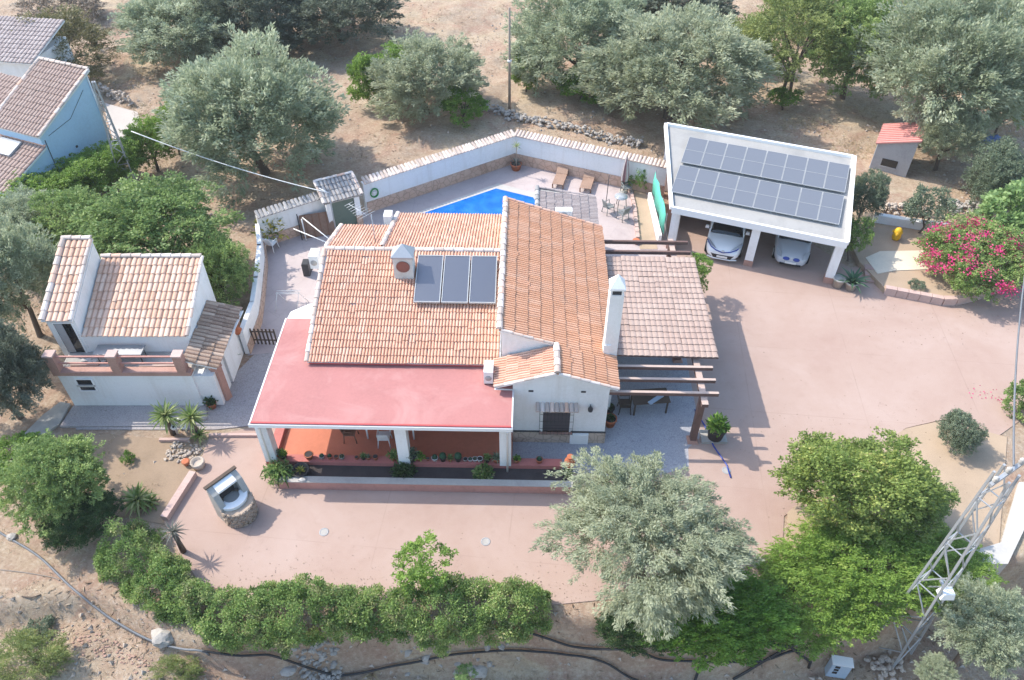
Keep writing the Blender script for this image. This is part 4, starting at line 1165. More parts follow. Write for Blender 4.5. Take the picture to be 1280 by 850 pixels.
# the row of little pots along the porch ledge
row = [(346, 569, .16, .26, 'terracotta', 'tuft', .22), (355, 570, .15, .22, 'dark pot', 'tuft', .18), (388, 567, .17, .24, 'terracotta', None, .1), (403, 570, .10, .14, 'grey pot', 'cactus', .14), (413, 569, .10, .14, 'terracotta', 'cactus', .13),
       (421, 570, .09, .13, 'terracotta', None, .1), (428, 571, .10, .13, 'grey pot', 'tuft', .10), (446, 572, .08, .11, 'terracotta', None, .1), (455, 570, .10, .17, 'dark pot', 'spiky', .22), (461, 570, .10, .15, 'terracotta', 'spiky', .18), (470, 570, .11, .17, 'terracotta', None, .1),
       (493, 569, .14, .20, 'terracotta', 'tuft', .24), (516, 566, .20, .34, 'dark pot', 'tuft', .26), (525, 569, .12, .16, 'terracotta', 'tuft', .22), (535, 572, .08, .11, 'terracotta', None, .1), (544, 571, .12, .16, 'white pot', 'cactus', .18), (554, 572, .13, .20, 'dark pot', 'cactus', .26), (563, 571, .11, .15, 'terracotta', 'spiky', .24),
       (573, 572, .13, .20, 'dark pot', 'cactus', .27), (582, 572, .09, .11, 'grey pot', None, .1), (588, 573, .09, .11, 'white pot', 'cactus', .10), (594, 571, .10, .14, 'white pot', 'spiky', .12), (600, 573, .11, .15, 'white pot', None, .1), (609, 572, .13, .20, 'dark pot', 'tuft', .16), (621, 569, .16, .22, 'terracotta', 'spiky', .34), (646, 574, .12, .17, 'terracotta', 'tuft', .15), (674, 573, .13, .18, 'terracotta', 'cactus', .16)]
POTW = {'terracotta': 'terracotta', 'dark pot': 'dark', 'grey pot': 'grey', 'white pot': 'white'}
PLW = {None: 'bare', 'tuft': 'bushy', 'cactus': 'round cactus', 'spiky': 'spiky'}
ORDL = ORD + ['seventeenth', 'eighteenth', 'nineteenth', 'twentieth', 'twenty-first', 'twenty-second', 'twenty-third', 'twenty-fourth', 'twenty-fifth', 'twenty-sixth', 'twenty-seventh', 'twenty-eighth']
for i, (u, v, r, h, pm, plant, sz) in enumerate(row):
    p = at(u, v + 1.5, .50); p.z = .502
    loc_y = max(-2.06 + r, min(-1.72 - r * .3, 0))
    p.y = vil((p.x), -1.88).y
    potted(f'small {POTW[pm]} pot, {PLW[plant]}, {ORDL[i]} from the left on the porch ledge', p, r, h, pm, plant, ('grey leaves', 'citrus leaves', 'cactus green')[i % 3] if plant != 'cactus' else 'agave leaves', sz, i, 'small pots along the porch ledge')
# a terracotta figure pot at the right end of the ledge, with a spiky plant below
t = thing('water_jar', 'terracotta jar with a pale spout at the right end of the porch ledge', 'jar', at(712, 583, .5))
b = MB(); b.lathe([(.12, 0), (.20, .16), (.21, .34), (.12, .50), (.10, .56), (.13, .60), (.10, .60)], 14); b.build('jar', 'terracotta', t)
b = MB(); b.tube([(.05, 0, .58), (.7, -.25, .12)], .035, 6); b.build('spout', 'white pot', t)
p = at(709, 592, .3)
t = thing('spiky_plant', 'yellow green spiky plant under the terracotta jar in the planter', 'plant', p)
link('leaves', spikes(5, 22, .42, .035, .1, 1.2), 'yucca leaves', t)
# planting in the bed before the porch
p = at(350, 590, .4)
t = thing('trailing_cactus', 'bright green trailing cactus spilling over the left end of the planter', 'cactus', p)
g = random.Random(4)
for k in range(16):
    az = g.uniform(2.4, 6.4); l = g.uniform(.25, .7)
    d = Vector((math.cos(az), math.sin(az), 0))
    b = MB(); b.tube([(0, 0, .05), d * l * .5 + Vector((0, 0, .26)), d * l * .9 + Vector((0, 0, .16)), d * l * 1.15 + Vector((0, 0, -.16))], [.03, .04, .035, .012], 6)
    b.build('arm', 'cactus green', t)
link('foliage', tuft(44, .62, 700, .15, .035, .2, .6), 'cactus green', t, (-.05, -.08, .05))
p = at(505, 590, .3); t = thing('planter_shrub', 'low dark green shrub in the planter below the middle porch column', 'shrub', p)
link('foliage', tuft(11, .52, 900, .16, .03, .5, .75), 'dark green leaves', t)
p = at(604, 592, .3); t = thing('planter_shrub', 'compact round mid green shrub in the planter between middle and right columns', 'shrub', p)
link('foliage', tuft(12, .42, 900, .12, .04, .6, .8), 'hedge leaves', t)
p = at(377, 592, .3); t = thing('bowl_plant', 'pale rosette plant in a round dark bowl standing in the planter', 'potted plant', p)
b = MB(); b.lathe([(.20, 0), (.33, .24), (.35, .26), (.30, .26), (.24, .16)], 16); b.build('bowl', 'dark pot', t)
link('leaves', spikes(8, 18, .26, .035, .3, 1.2), 'croton leaves', t, (0, 0, .18))
for u, v, lab in ((367, 597, 'small black pot beside the dark bowl in the planter'), (363, 591, 'tall black pot behind the dark bowl in the planter')):
    potted(lab, at(u, v, .3), .12, .22, 'black plastic', 'tuft', 'dark green leaves', .12, 3)
b = MB(); b.blob((0, 0, .05), (.16, .11, .10), 6, .1); tag(b.build('rock', 'pale concrete', None, at(378, 601, .45)), 'smooth pale stone on the coping in front of the dark bowl', 'stone')
# trough by the left column, table and chairs in the porch
def chair(name, label, loc, rz, m, group=None):
    t = thing(name, label, 'chair', loc, rz, group)
    b = MB(); b.bb(-.23, .23, -.22, .22, .42, .46); b.build('seat', m, t)
    b = MB(); b.slab([(-.22, .20, .5), (.22, .20, .5), (.20, .32, .88), (-.20, .32, .88)], .03); b.build('backrest', m, t)
    for x in (-.2, .2):
        for y in (-.2, .2):
            b = MB(); b.tube([(x, y, .43), (x * 1.2, y * 1.25, 0)], .022, 5); b.build('leg', m, t)
        b = MB(); b.tube([(x * 1.15, -.2, .42), (x * 1.2, -.2, .64), (x * 1.1, .22, .66)], .022, 5); b.build('armrest', m, t)
    return t
t = thing('porch_table', 'white table under the porch roof with only its legs showing', 'table', vil(-4.7, -.35, .3), VR)
b = MB(); b.bb(-1.0, 1.0, -.45, .45, .70, .74); b.build('table_top', 'white plastic', t)
for x in (-.9, .9):
    for y in (-.38, .38):
        b = MB(); b.tube([(x, y, 0), (x, y, .70)], .035, 6); b.build('leg', 'white plastic', t)
chair('porch_chair', 'white chair on the porch between the table legs', vil(-4.9, -.95, .3), R(180), 'white plastic')
chair('porch_chair', 'brown wooden chair at the left end of the porch table', vil(-6.25, -.75, .3), R(90), 'brown wood')
chair('terrace_chair', 'white plastic armchair on the left terrace below the yellow potted shrub', at(341, 312, 0), R(160), 'white plastic')
cr_ = potted('yellow green croton shrub in a round pot by the left terrace wall', at(342, 301, 0), .40, .50, 'concrete', None, seed=21)
link('foliage', tuft(21, .85, 420, .34, .055, 1.0, 1.5), 'croton leaves', cr_, (0, 0, .45))
# folding screen and airer at the left terrace
t = thing('reed_screen', 'brown reed screen leaning in the corner by the tiled gate', 'screen', at(401, 296, 0), R(15))
b = MB(); b.slab([(-.9, 0, .05), (.75, 0, .05), (.75, .5, 1.15), (-.9, .5, 1.15)], .04); sc_ = b.build('panel', 'brown mat', t)
for k in range(6):
    f = k / 5; b = MB(); b.bar((-.95 + 1.75 * f, -.03, .05), (-.95 + 1.75 * f, .47, 1.17), .04, .03); b.build('slat', 'brown wood', sc_)
b = MB(); b.tube([(-.95, -.05, 0), (-.95, .1, 1.5)], .03, 6); b.build('post', 'dark metal', t)
t = thing('clothes_line', 'two white clothes line bars beside the brown reed screen', 'clothes line', at(383, 301, 0))
for a_, c_ in (((378, 272), (414, 301)), ((367, 286), (408, 303))):
    b = MB(); b.tube([at(*a_, 1.35) - t.location, at(*c_, 1.35) - t.location], .03, 5); b.build('bar', 'white metal', t)
b = MB(); b.tube([(0, 0, 0), (0, 0, 1.35)], .03, 6); b.build('post', 'white metal', t)
t = thing('drying_rack', 'white folding drying rack standing on the terrace beside the white slab', 'drying rack', at(366, 384, 0))
for dx in (-.55, .45):
    b = MB(); b.tube([(dx - .2, -.35, 0), (dx, 0, .9), (dx + .2, .4, 0)], .02, 5); b.build('leg', 'white metal', t)
for y in (-.1, 0, .12):
    b = MB(); b.tube([(-.6, y, .9), (.5, y, .92)], .014, 5); b.build('rail', 'white metal', t)
b = MB(); b.bb(-.16, .16, -.24, .24, 0, .72); b.bb(-.14, .14, -.22, .22, .72, .74)
tag(b.build('storage_bin', 'dark metal', None, at(385, 342, 0)), 'narrow dark storage box next to the side wall outdoor unit', 'box')
# picket gate at the near end of the left terrace
pa, pb = at(309, 430, 0), at(347, 431, 0)
t = thing('picket_fence', 'dark wooden picket gate across the left path', 'fence', pa)
for k in range(9):
    q = pa.lerp(pb, k / 8) - pa
    b = MB(); b.box((q.x, q.y, .48), (.07, .03, .92)); b.build('picket', 'dark wood', t)
for z in (.25, .75):
    b = MB(); b.bar((0, .03, z), tuple(pb - pa + Vector((0, .03, z))), .03, .06); b.build('rail', 'dark wood', t)
b = MB(); b.box((-.35, .1, .6), (.42, .42, 1.2)); b.build('gate_pier', 'pink stone', t)

# ------------------------------------------------------------------ pool side furniture
for i, (u, v, lab) in enumerate(((700, 228, 'left brown wooden sun lounger by the pool end of the terrace'), (734, 233, 'right brown wooden sun lounger next to the closed parasol'))):
    t = thing('sun_lounger', lab, 'sun lounger', at(u, v, 0), R(-14), 'wooden sun loungers on the terrace')
    for k in range(9):
        y = -.72 + k * .125; b = MB(); b.bb(-.31, .31, y, y + .11, .30, .325); b.build('slat', 'lounger wood', t)
    b = MB()
    bk = MB(); bk.slab([(-.31, .42, .325), (.31, .42, .325), (.31, 1.02, .66), (-.31, 1.02, .66)], .03); bk = bk.build('backrest', 'lounger wood', t)
    for k in range(5):
        f = k / 5; b = MB(); b.slab([(-.32, .43 + .6 * f, .332 + .335 * f), (.32, .43 + .6 * f, .332 + .335 * f), (.32, .53 + .6 * f, .388 + .335 * f), (-.32, .53 + .6 * f, .388 + .335 * f)], .004); b.build('slat', 'lounger wood', bk)
    for x in (-.30, .30):
        b = MB(); b.bar((x, -.76, .27), (x, .95, .27), .04, .07); b.build('side_rail', 'brown wood', t)
        for y in (-.66, .80):
            b = MB(); b.bb(x - .03, x + .03, y - .03, y + .03, 0, .24); b.build('leg', 'brown wood', t)
p = at(779, 240, 0)
t = thing('parasol', 'closed striped parasol beside the sun loungers', 'parasol', p, 0)
b = MB(); b.tube([(0, 0, 0), (0, 0, 2.3)], .025, 6); b.build('pole', 'dark wood', t)
for k in range(8):
    a0, a1 = 2 * math.pi * k / 8, 2 * math.pi * (k + 1) / 8
    vs = []
    for z, r in ((.75, .20), (1.1, .23), (1.7, .16), (2.2, .04)):
        vs += [(r * math.cos(a0), r * math.sin(a0), z), (r * .72 * math.cos((a0 + a1) / 2), r * .72 * math.sin((a0 + a1) / 2), z), (r * math.cos(a1), r * math.sin(a1), z)]
    b = MB(); b.add(vs, [(i * 3 + j, i * 3 + j + 1, i * 3 + j + 4, i * 3 + j + 3) for i in range(3) for j in range(2)])
    b.build('canopy_fold', 'parasol stripe' if k % 2 else 'parasol cloth', t)
b = MB(); b.lathe([(.25, 0), (.25, .06), (.06, .10)], 14); b.build('base', 'concrete', t)
p = at(775, 259, 0)
t = thing('patio_table', 'round grey patio table among the grey garden chairs', 'table', p)
b = MB(); b.lathe([(.34, .66), (.36, .68), (.36, .70), (0.02, .70)], 18); b.build('table_top', 'lamp glass', t)
for k in range(3):
    g = 2 * math.pi * k / 3; b = MB(); b.tube([(.26 * math.cos(g), .26 * math.sin(g), .66), (.34 * math.cos(g), .34 * math.sin(g), 0)], .02, 5); b.build('leg', 'dark metal', t)
for u, v, rz, lab in ((782, 242, 20, 'grey garden chair behind the round patio table, nearest the parasol'), (760, 266, 120, 'grey garden chair left of the round patio table'), (778, 274, 215, 'grey garden chair in front of the round patio table')):
    chair('garden_chair', lab, at(u, v, 0), R(rz), 'grey fabric', 'grey chairs round the patio table')
p = at(757, 258, 0)
t = thing('floor_lamp_pole', 'thin dark upright pole beside the grey garden chairs', 'pole', p)
b = MB(); b.tube([(0, 0, 0), (.05, .1, 1.9)], .022, 5); b.build('pole', 'dark metal', t)
b = MB(); b.lathe([(.16, 0), (.14, .05)], 10); b.build('foot', 'dark metal', t)
# plant strip, low kerb and the green shade net beside the carport
sheet('plant_bed', P((792, 232), (806, 234), (822, 312), (800, 312), (794, 270)), .035, 'bed soil', .04)
ka, kb = [(787, 236), (793, 262), (797, 300)], None
t = thing('bed_kerb', 'low pink kerb along the strip bed beside the patio chairs', 'kerb', P((787, 236))[0])
kp = [at(u, v, 0) - t.location for u, v in ka]
for i in range(2):
    for j in range(6):
        a_, c_ = kp[i].lerp(kp[i + 1], j / 6 + .01), kp[i].lerp(kp[i + 1], (j + 1) / 6 - .01)
        b = MB(); b.bar(a_ + Vector((0, 0, .09)), c_ + Vector((0, 0, .09)), .18, .18); b.build('kerb_stone', 'kerb', t)
na, nb = at(811, 250, 0), at(824, 304, 0)
t = thing('white_low_wall', 'low white wall carrying the green shade net', 'wall', na)
q = nb - na
b = MB(); b.bar((0, 0, .25), tuple(q + Vector((0, 0, .25))), .16, .5); b.build('wall', 'white wall', t)
t = thing('shade_net', 'pale green shade net stretched on the low white wall by the carport', 'net', na + Vector((.12, 0, .5)))
n_ = 7; vs = []
for i in range(n_ + 1):
    f = i / n_; o = Vector((q.x * f, q.y * f, 0)); wob = .05 * math.sin(i * 2.1)
    vs += [o + Vector((wob, 0, 0)), o + Vector((-.03 + wob * .5, .02, .65)), o + Vector((.02 - wob, 0, 1.3 - .05 * (i % 2)))]
b = MB(); b.add(vs, [(i * 3 + j, i * 3 + 3 + j, i * 3 + 4 + j, i * 3 + 1 + j) for i in range(n_) for j in range(2)], True); ob = b.build('net', 'green net', t)
so = ob.modifiers.new('thickness', 'SOLIDIFY'); so.thickness = .01
for f in (0, .33, .66, 1.0):
    b = MB(); b.tube([q * f + Vector((.05, 0, -.1)), q * f + Vector((.05, 0, 1.35))], .02, 5); b.build('post', 'metal', t)
potted('large terracotta pot with a thin palm at the corner of the pool wall', at(645, 212, 0), .32, .42, 'terracotta', 'spiky', 'grey yucca leaves', .5, 31)
t = thing('potted_palm_stem', 'thin young palm rising from the terracotta pot at the pool wall', 'palm', at(645, 210, .40))
b = MB(); b.tube([(0, 0, 0), (.03, 0, .7), (.02, 0, 1.4)], .022, 5); b.build('trunk', 'pale bark', t)
link('leaves', spikes(32, 22, .42, .02, -.2, 1.2), 'yucca leaves', t, (.02, 0, 1.4))
b = MB(); b.lathe([(.16, 0), (.2, .2), (.16, .22)], 10); tag(b.build('flower_pot', 'terracotta', None, at(795, 304, 0)), 'small red pot at the end of the strip bed behind the pergola', 'pot')

# ------------------------------------------------------------------ barbecue
bq = at(289, 634, 0)
t = thing('barbecue', 'round stone barbecue with a white hood on the pink driveway', 'barbecue', (-10.2, 16.45, 0), math.atan2(.98, .85))
t.scale = (.84, .84, .96)
# local x runs along the back slab, local -y faces the driveway
b = MB(); b.lathe([(.66, 0), (.68, .5), (.66, .80)], 20, (0, -.62, 0)); base = b.build('base', 'barbecue stone', t)
sm = [MB().blob((0, 0, 0), (.13, .07, .085), k, .22).mesh('stone') for k in range(4)]
for m_ in sm: m_.materials.append(MAT['barbecue stone' ])
g = random.Random(2)
for r_ in range(6):
    n = 20
    for k in range(n):
        a_ = 2 * math.pi * (k + .5 * (r_ % 2)) / n + g.uniform(-.05, .05)
        o = bpy.data.objects.new('stone', g.choice(sm)); COL.objects.link(o); o.parent = base
        o.location = (.67 * math.cos(a_), -.62 + .67 * math.sin(a_), .08 + r_ * .135 + g.uniform(-.02, .02)); o.rotation_euler = (0, 0, a_ + R(90)); o.scale = (g.uniform(.75, 1.15), 1, g.uniform(.7, 1.05))
b = MB(); b.bb(-.70, .70, .02, .12, .0, 1.72)
for x0, x1 in ((-.70, -.445), (.445, .70)): extrude(b, 'x', [(.02, 0), (.02, 1.70), (-.34, 1.50), (-.62, .95), (-.62, 0)], x0, x1)
back = b.build('back_slab', 'concrete', t)
b = MB(); b.bb(-.76, .76, .0, .16, 1.722, 1.78); b.build('top_tile', 'dark wood', back)
b = MB(); b.add([(-.44, .0, 1.69), (.44, .0, 1.69), (.44, -.36, 1.58), (-.44, -.36, 1.58), (-.44, .0, 1.60), (.44, .0, 1.60), (.44, -.36, 1.48), (-.44, -.36, 1.48)], [(0, 3, 2, 1), (4, 5, 6, 7), (3, 7, 6, 2), (0, 1, 5, 4), (0, 4, 7, 3), (1, 2, 6, 5)]); b.build('hood', 'white paint', t)
vs, fs = [], []
n = 20
for k in range(n + 1):
    a_ = math.pi + math.pi * k / n
    for r_, z in ((.64, .80), (.66, .96), (.34, .98), (.32, .84)):
        vs.append((r_ * math.cos(a_), -.36 + r_ * math.sin(a_) * .95, z))
for k in range(n):
    for j in range(3): fs.append((k * 4 + j, k * 4 + j + 1, k * 4 + j + 5, k * 4 + j + 4))
b = MB(); b.add(vs, fs, False); b.build('worktop', 'white paint', t)
b = MB(); b.lathe([(.36, 0), (.36, .02)], 16, (0, -.36, .83)); b.build('hearth', 'concrete', t)
b = MB(); b.bb(-.34, .34, -.06, .015, .85, 1.36); b.build('dark_panel', 'dark soil', t)  # dark panel at the back of the hearth

# ------------------------------------------------------------------ small yard fittings
for u, v, lab in ((405, 665, 'small round drain cover on the driveway below the porch planter'), (607, 677, 'small round drain cover on the driveway left of the olive'), (908, 588, 'small round drain cover on the driveway below the pergola')):
    t = thing('drain_cover', lab, 'drain cover', at(u, v, .002), 0, 'round drain covers in the driveway')
    b = MB(); b.lathe([(.17, 0), (.17, .008), (.13, .008), (.13, .005)], 18); b.build('ring', 'grey render', t)
    b = MB(); b.lathe([(.12, 0), (.12, .007)], 16); b.build('lid', 'concrete', t)
t = thing('stone_planter', 'dark round planter with a leafy shrub on a slab by the pergola post', 'planter', vil(7.95, -.15, 0))
b = MB(); b.box((0, 0, .06), (1.0, .62, .12)); b.build('slab', 'concrete', t)
link('pot', pot_mesh(.36, .58, .8), 'dark pot', t, (.05, -.05, .12))
b = MB(); b.lathe([(.33, 0), (.33, .02)], 14); b.build('soil', 'bed soil', t, (.05, -.05, .64))
link('foliage', tuft(14, .46, 420, .20, .05, .9, 1.3), 'citrus leaves', t, (.05, -.05, .68))
b = MB(); b.tube([vil(7.45, 1.3, .03), vil(7.7, .5, .03), vil(7.9, -.6, .03), vil(8.25, -1.5, .03), vil(8.3, -2.1, .03)], .03, 5); tag(b.build('garden_hose', 'car blue'), 'blue hose lying on the paving beside the pergola post', 'hose')
# under the pergola
t = thing('pergola_table', 'dark table under the front pergola beams', 'table', vil(5.55, 1.35, 0), R(5))
b = MB(); b.bb(-.75, .75, -.4, .4, .70, .74); b.build('table_top', 'dark wood', t)
for x in (-.66, .66):
    for y in (-.32, .32):
        b = MB(); b.bb(x - .03, x + .03, y - .03, y + .03, 0, .70); b.build('leg', 'dark wood', t)
b = MB(); b.box((0, 0, .03), (.75, .17, .05), R(38)); tag(b.build('blue_board', 'cabinet blue', None, vil(5.75, 1.15, .745)), 'pale blue board lying on the dark table under the pergola', 'board')
chair('pergola_chair', 'dark chair at the left end of the pergola table', vil(4.55, 1.2, 0), R(90), 'dark wood')
for u, v, r, h, lab in ((762, 525, .26, .42, 'large terracotta pot against the right wall of the front gable'), (761, 509, .22, .30, 'smaller dark pot behind the large terracotta pot by the gable')):
    potted(lab, at(u, v + 6, 0), r, h, 'terracotta' if r > .25 else 'dark pot', 'tuft', 'dark green leaves', .2, 9)
# pots along the annex
for i, (u, v, r, h, pl_, sz, lab) in enumerate(((286, 456, .34, .45, 'tuft', .2, 'big terracotta pot nearest the brick pier of the annex lean-to'), (290, 445, .34, .45, 'spiky', .6, 'big terracotta pot holding a tall striped plant beside the annex lean-to'), (271, 495, .22, .32, 'tuft', .3, 'terracotta pot at the front right corner of the annex'), (266, 505, .2, .28, 'tuft', .28, 'low terracotta pot nearest the yuccas at the annex corner'), (275, 484, .16, .22, None, .1, 'dark empty pot behind the terracotta pots at the annex corner'))):
    potted(lab, at(u, v + 4, 0), r, h, 'terracotta' if i < 4 else 'dark pot', pl_, 'agave leaves' if pl_ == 'spiky' else 'dark green leaves', sz, 50 + i)
b = MB(); b.lathe([(.15, 0), (.22, .16), (.08, .30), (.14, .36), (.10, .36)], 12); tag(b.build('urn', 'terracotta', None, at(297, 416, 1.2)), 'small terracotta urn on the brick pier by the picket gate', 'urn')

# kerb wall between the dirt bed and the driveway
t = thing('low_kerb_wall', 'low pink kerb wall between the dirt bed and the driveway', 'wall', at(207, 651, 0))
q = at(243, 594, 0) - t.location
for k in range(7):
    a_, c_ = q * (k / 7 + .001), q * ((k + 1) / 7 - .001)
    b = MB(); b.bar(a_ + Vector((0, 0, .13)), c_ + Vector((0, 0, .13)), .26, .26); b.build('kerb_stone', 'kerb', t)
t = thing('path_kerb', 'thin pale kerb across the path below the annex yuccas', 'kerb', at(200, 551, 0))
for a_, c_ in (((200, 551), (238, 551)), ((262, 545), (322, 545))):
    b = MB(); b.bar(at(*a_, 0) - t.location + Vector((0, 0, .06)), at(*c_, 0) - t.location + Vector((0, 0, .06)), .12, .12); b.build('kerb_stone', 'kerb', t)
# little white owls between the yuccas
for i, (u, v) in enumerate(((230, 534), (222, 542), (234, 541))):
    t = thing('garden_ornament', ('white round eyed garden ornament at the back of the trio by the yuccas', 'white round eyed garden ornament at the left of the trio by the yuccas', 'white round eyed garden ornament at the right of the trio by the yuccas')[i], 'ornament', at(u, v, 0), 0, 'white ornaments by the yuccas')
    b = MB(); b.lathe([(.05, 0), (.05, .35), (.09, .38)], 8); b.build('stem', 'white pot', t)
    b = MB(); b.lathe([(.13, 0), (.15, .03), (.10, .05)], 12); b.build('face', 'white pot', t, (0, -.02, .45), (R(50), 0, 0))
    b = MB(); b.lathe([(.045, 0), (.045, .015)], 8); b.build('eye', 'black plastic', t, (0, -.07, .49), (R(50), 0, 0))
t = thing('round_planter', 'pale stone planter at the head of the low kerb wall', 'planter', at(249, 583, 0))
b = MB(); b.lathe([(.22, 0), (.27, .30), (.22, .31), (.18, .2)], 12); b.build('planter', 'rubble', t)
b = MB(); b.lathe([(.1, 0), (.16, .2), (.1, .2)], 8, (-.5, .1, 0)); b.build('side_pot', 'terracotta', t)

# ------------------------------------------------------------------ raised flower bed on the right
bedp = [Vector((17.75, 28.55, 0)), Vector((20.2, 27.75, 0)), Vector((20.8, 27.75, 0)), Vector((21.75, 28.05, 0)), Vector((24.6, 29.3, 0)), Vector((26.5, 31.0, 0)), Vector((26.2, 34.0, 0)), Vector((22.0, 34.3, 0)), Vector((17.3, 35.2, 0)), Vector((17.2, 30.6, 0))]
b = MB(); b.prism([(p.x, p.y) for p in bedp], -.1, .30); b.build('flower_bed', 'bed soil', kind='structure')
t = thing('bed_wall', 'low pink retaining wall round the raised flower bed', 'wall', bedp[0])
for i in range(4):
    a_, c_ = bedp[i] - bedp[0], bedp[i + 1] - bedp[0]
    n = max(1, round((c_ - a_).length / .55))
    for j in range(n):
        p0, p1 = a_.lerp(c_, j / n + .004), a_.lerp(c_, (j + 1) / n - .004)
        b = MB(); b.bar(p0 + Vector((0, 0, .20)), p1 + Vector((0, 0, .20)), .26, .42); b.build('block', 'kerb', t)
sheet('flagstone_path', [at(u, v, .33) for u, v in ((1082, 322), (1100, 314), (1158, 313), (1172, 336), (1120, 338), (1097, 342))], .335, 'flagstone', .05)
t = thing('garden_steps', 'three brown steps up to the flagstone path beside the carport', 'steps', at(1085, 352, 0), CR * .5)
for k in range(3):
    b = MB(); b.bb(-.15, .95, -.1 + .34 * k, .27 + .34 * k, 0, .11 * (k + 1)); b.build('step', 'step', t)
wall_run('bed_back_wall', 'short white wall with loose stones behind the raised flower bed', [tuple(at(1090, 282, 0)), tuple(at(1150, 292, 0)), tuple(at(1185, 294, 0))], .75, .3)
t = thing('yellow_ornament', 'bright yellow lumpy ornament standing in the raised flower bed', 'ornament', at(1119, 299, .3))
b = MB(); b.lathe([(.16, 0), (.22, .15), (.20, .36), (.24, .46), (.16, .62), (.06, .70)], 12); b.build('body', 'yellow glaze', t)
for a_ in (.5, 2.4, 4.2):
    b = MB(); b.blob((.2 * math.cos(a_), .2 * math.sin(a_), .42), (.09, .09, .10), 3, .08); b.build('knob', 'yellow glaze', t)
potted('tall pale grey pot right beside the last carport post', at(1046, 358, 0), .27, .52, 'grey pot', None, seed=61)
potted('grey pot with a big green agave beside the garden steps', at(1062, 361, 0), .30, .46, 'grey pot', 'spiky', 'agave leaves', .95, 62)

# ------------------------------------------------------------------ stones
SM = {}
for m_ in ('rubble', 'white stone', 'terracotta'):
    SM[m_] = [MB().blob((0, 0, 0), (.5, .42, .34), k + 20, .28).mesh('stone') for k in range(6)]
    for q_ in SM[m_]: q_.materials.append(MAT[m_])
def rubble_wall(name, label, a, c, n, h, w, m, seed, cat='dry stone wall', k_=1.0):
    t = thing(name, label, cat, a); g = random.Random(seed)
    for k in range(n):
        f = g.random(); p = (c - a) * f
        o = bpy.data.objects.new('stone', g.choice(SM[m])); COL.objects.link(o); o.parent = t
        d = (c - a).normalized(); nr = Vector((-d.y, d.x, 0)); zz = g.random()
        lx, ly = (p + nr * g.uniform(-w, w) * (1 - .5 * zz))[:2]
        o.location = (lx, ly, th(a.x + lx, a.y + ly) - a.z + h * zz + .05)
        s = g.uniform(.12, .36) * k_; o.scale = (s * g.uniform(.8, 1.3), s, s * g.uniform(.8, 1.1)); o.rotation_euler = (g.uniform(-.3, .3), g.uniform(-.3, .3), g.uniform(0, 6.3))
    return t
rubble_wall('rubble_bank', 'pale rubble bank behind the right half of the long pool wall', gnd(652, 151), gnd(800, 184), 190, .35, .45, 'white stone', 1)
rubble_wall('rubble_bank', 'pale rubble bank where the long pool wall turns', gnd(600, 132), gnd(652, 152), 90, .3, .5, 'white stone', 2)
rubble_wall('rubble_bank', 'rubble bank behind the white wall of the flower bed', gnd(1100, 262), gnd(1160, 272), 100, .4, .35, 'rubble', 3)
rubble_wall('rubble_bank', 'pale tumbled rocks between the grey shrub and the bougainvillea', gnd(1175, 262), gnd(1235, 266), 90, .4, .8, 'white stone', 4)
rubble_wall('dry_stone_wall', 'low brown dry stone wall beyond the blue house', gnd(128, 117), gnd(166, 133), 110, .7, .2, 'rubble', 5)
rubble_wall('stone_heap', 'heap of pale stones under the front hedge', gnd(372, 825), gnd(425, 825), 120, .12, .5, 'white stone', 6, 'stone heap', .7)
rubble_wall('stone_heap', 'scattered pale stones in the dirt bed below the annex yuccas', gnd(212, 562), gnd(246, 572), 110, .03, .55, 'rubble', 7, 'stone heap', .5)
rubble_wall('stone_heap', 'loose stones at the foot of the lattice mast', gnd(1090, 838), gnd(1125, 830), 60, .1, .5, 'rubble', 8, 'stone heap', .7)
rubble_wall('stone_row', 'line of pale stones along the track under the hedge', gnd(500, 800), gnd(650, 800), 30, .1, .5, 'white stone', 9, 'stone row')
for i, (u, v, s, lab) in enumerate(((205, 797, .55, 'large pale boulder beside the pipe under the hedge corner'), (16, 672, .25, 'small white stone near the left end of the pipe'), (596, 838, .5, 'pale flat rock at the bottom edge by a tuft'), (361, 838, .35, 'pale rock below the pipe near the stone heap'))):
    b = MB(); b.blob((0, 0, .3), (.75, .55, .5), 30 + i, .18); o = b.build('boulder', 'white stone', None, gnd(u, v)); o.scale = (s, s, s); tag(o, lab, 'boulder')
def rock_mesh(seed):
    import bmesh
    from mathutils import noise as mn
    bm = bmesh.new(); bmesh.ops.create_icosphere(bm, subdivisions=3, radius=1)
    for v in bm.verts:
        q = v.co * 1.3 + Vector((seed * 7.1, 0, 0))
        v.co *= 1 + .32 * mn.noise(q) + .14 * mn.noise(q * 2.6) + .05 * mn.noise(q * 7)
        v.co.z *= .7; v.co.x *= 1.15
    me = bpy.data.meshes.new('boulder'); bm.to_mesh(me); bm.free(); return me
for i, o in enumerate([o for o in COL.objects if o.name.startswith('boulder')]):
    me = rock_mesh(i + 1); me.materials.append(MAT['white stone']); o.data = me; o.scale = [k * .62 for k in o.scale]; o.location.z += .05
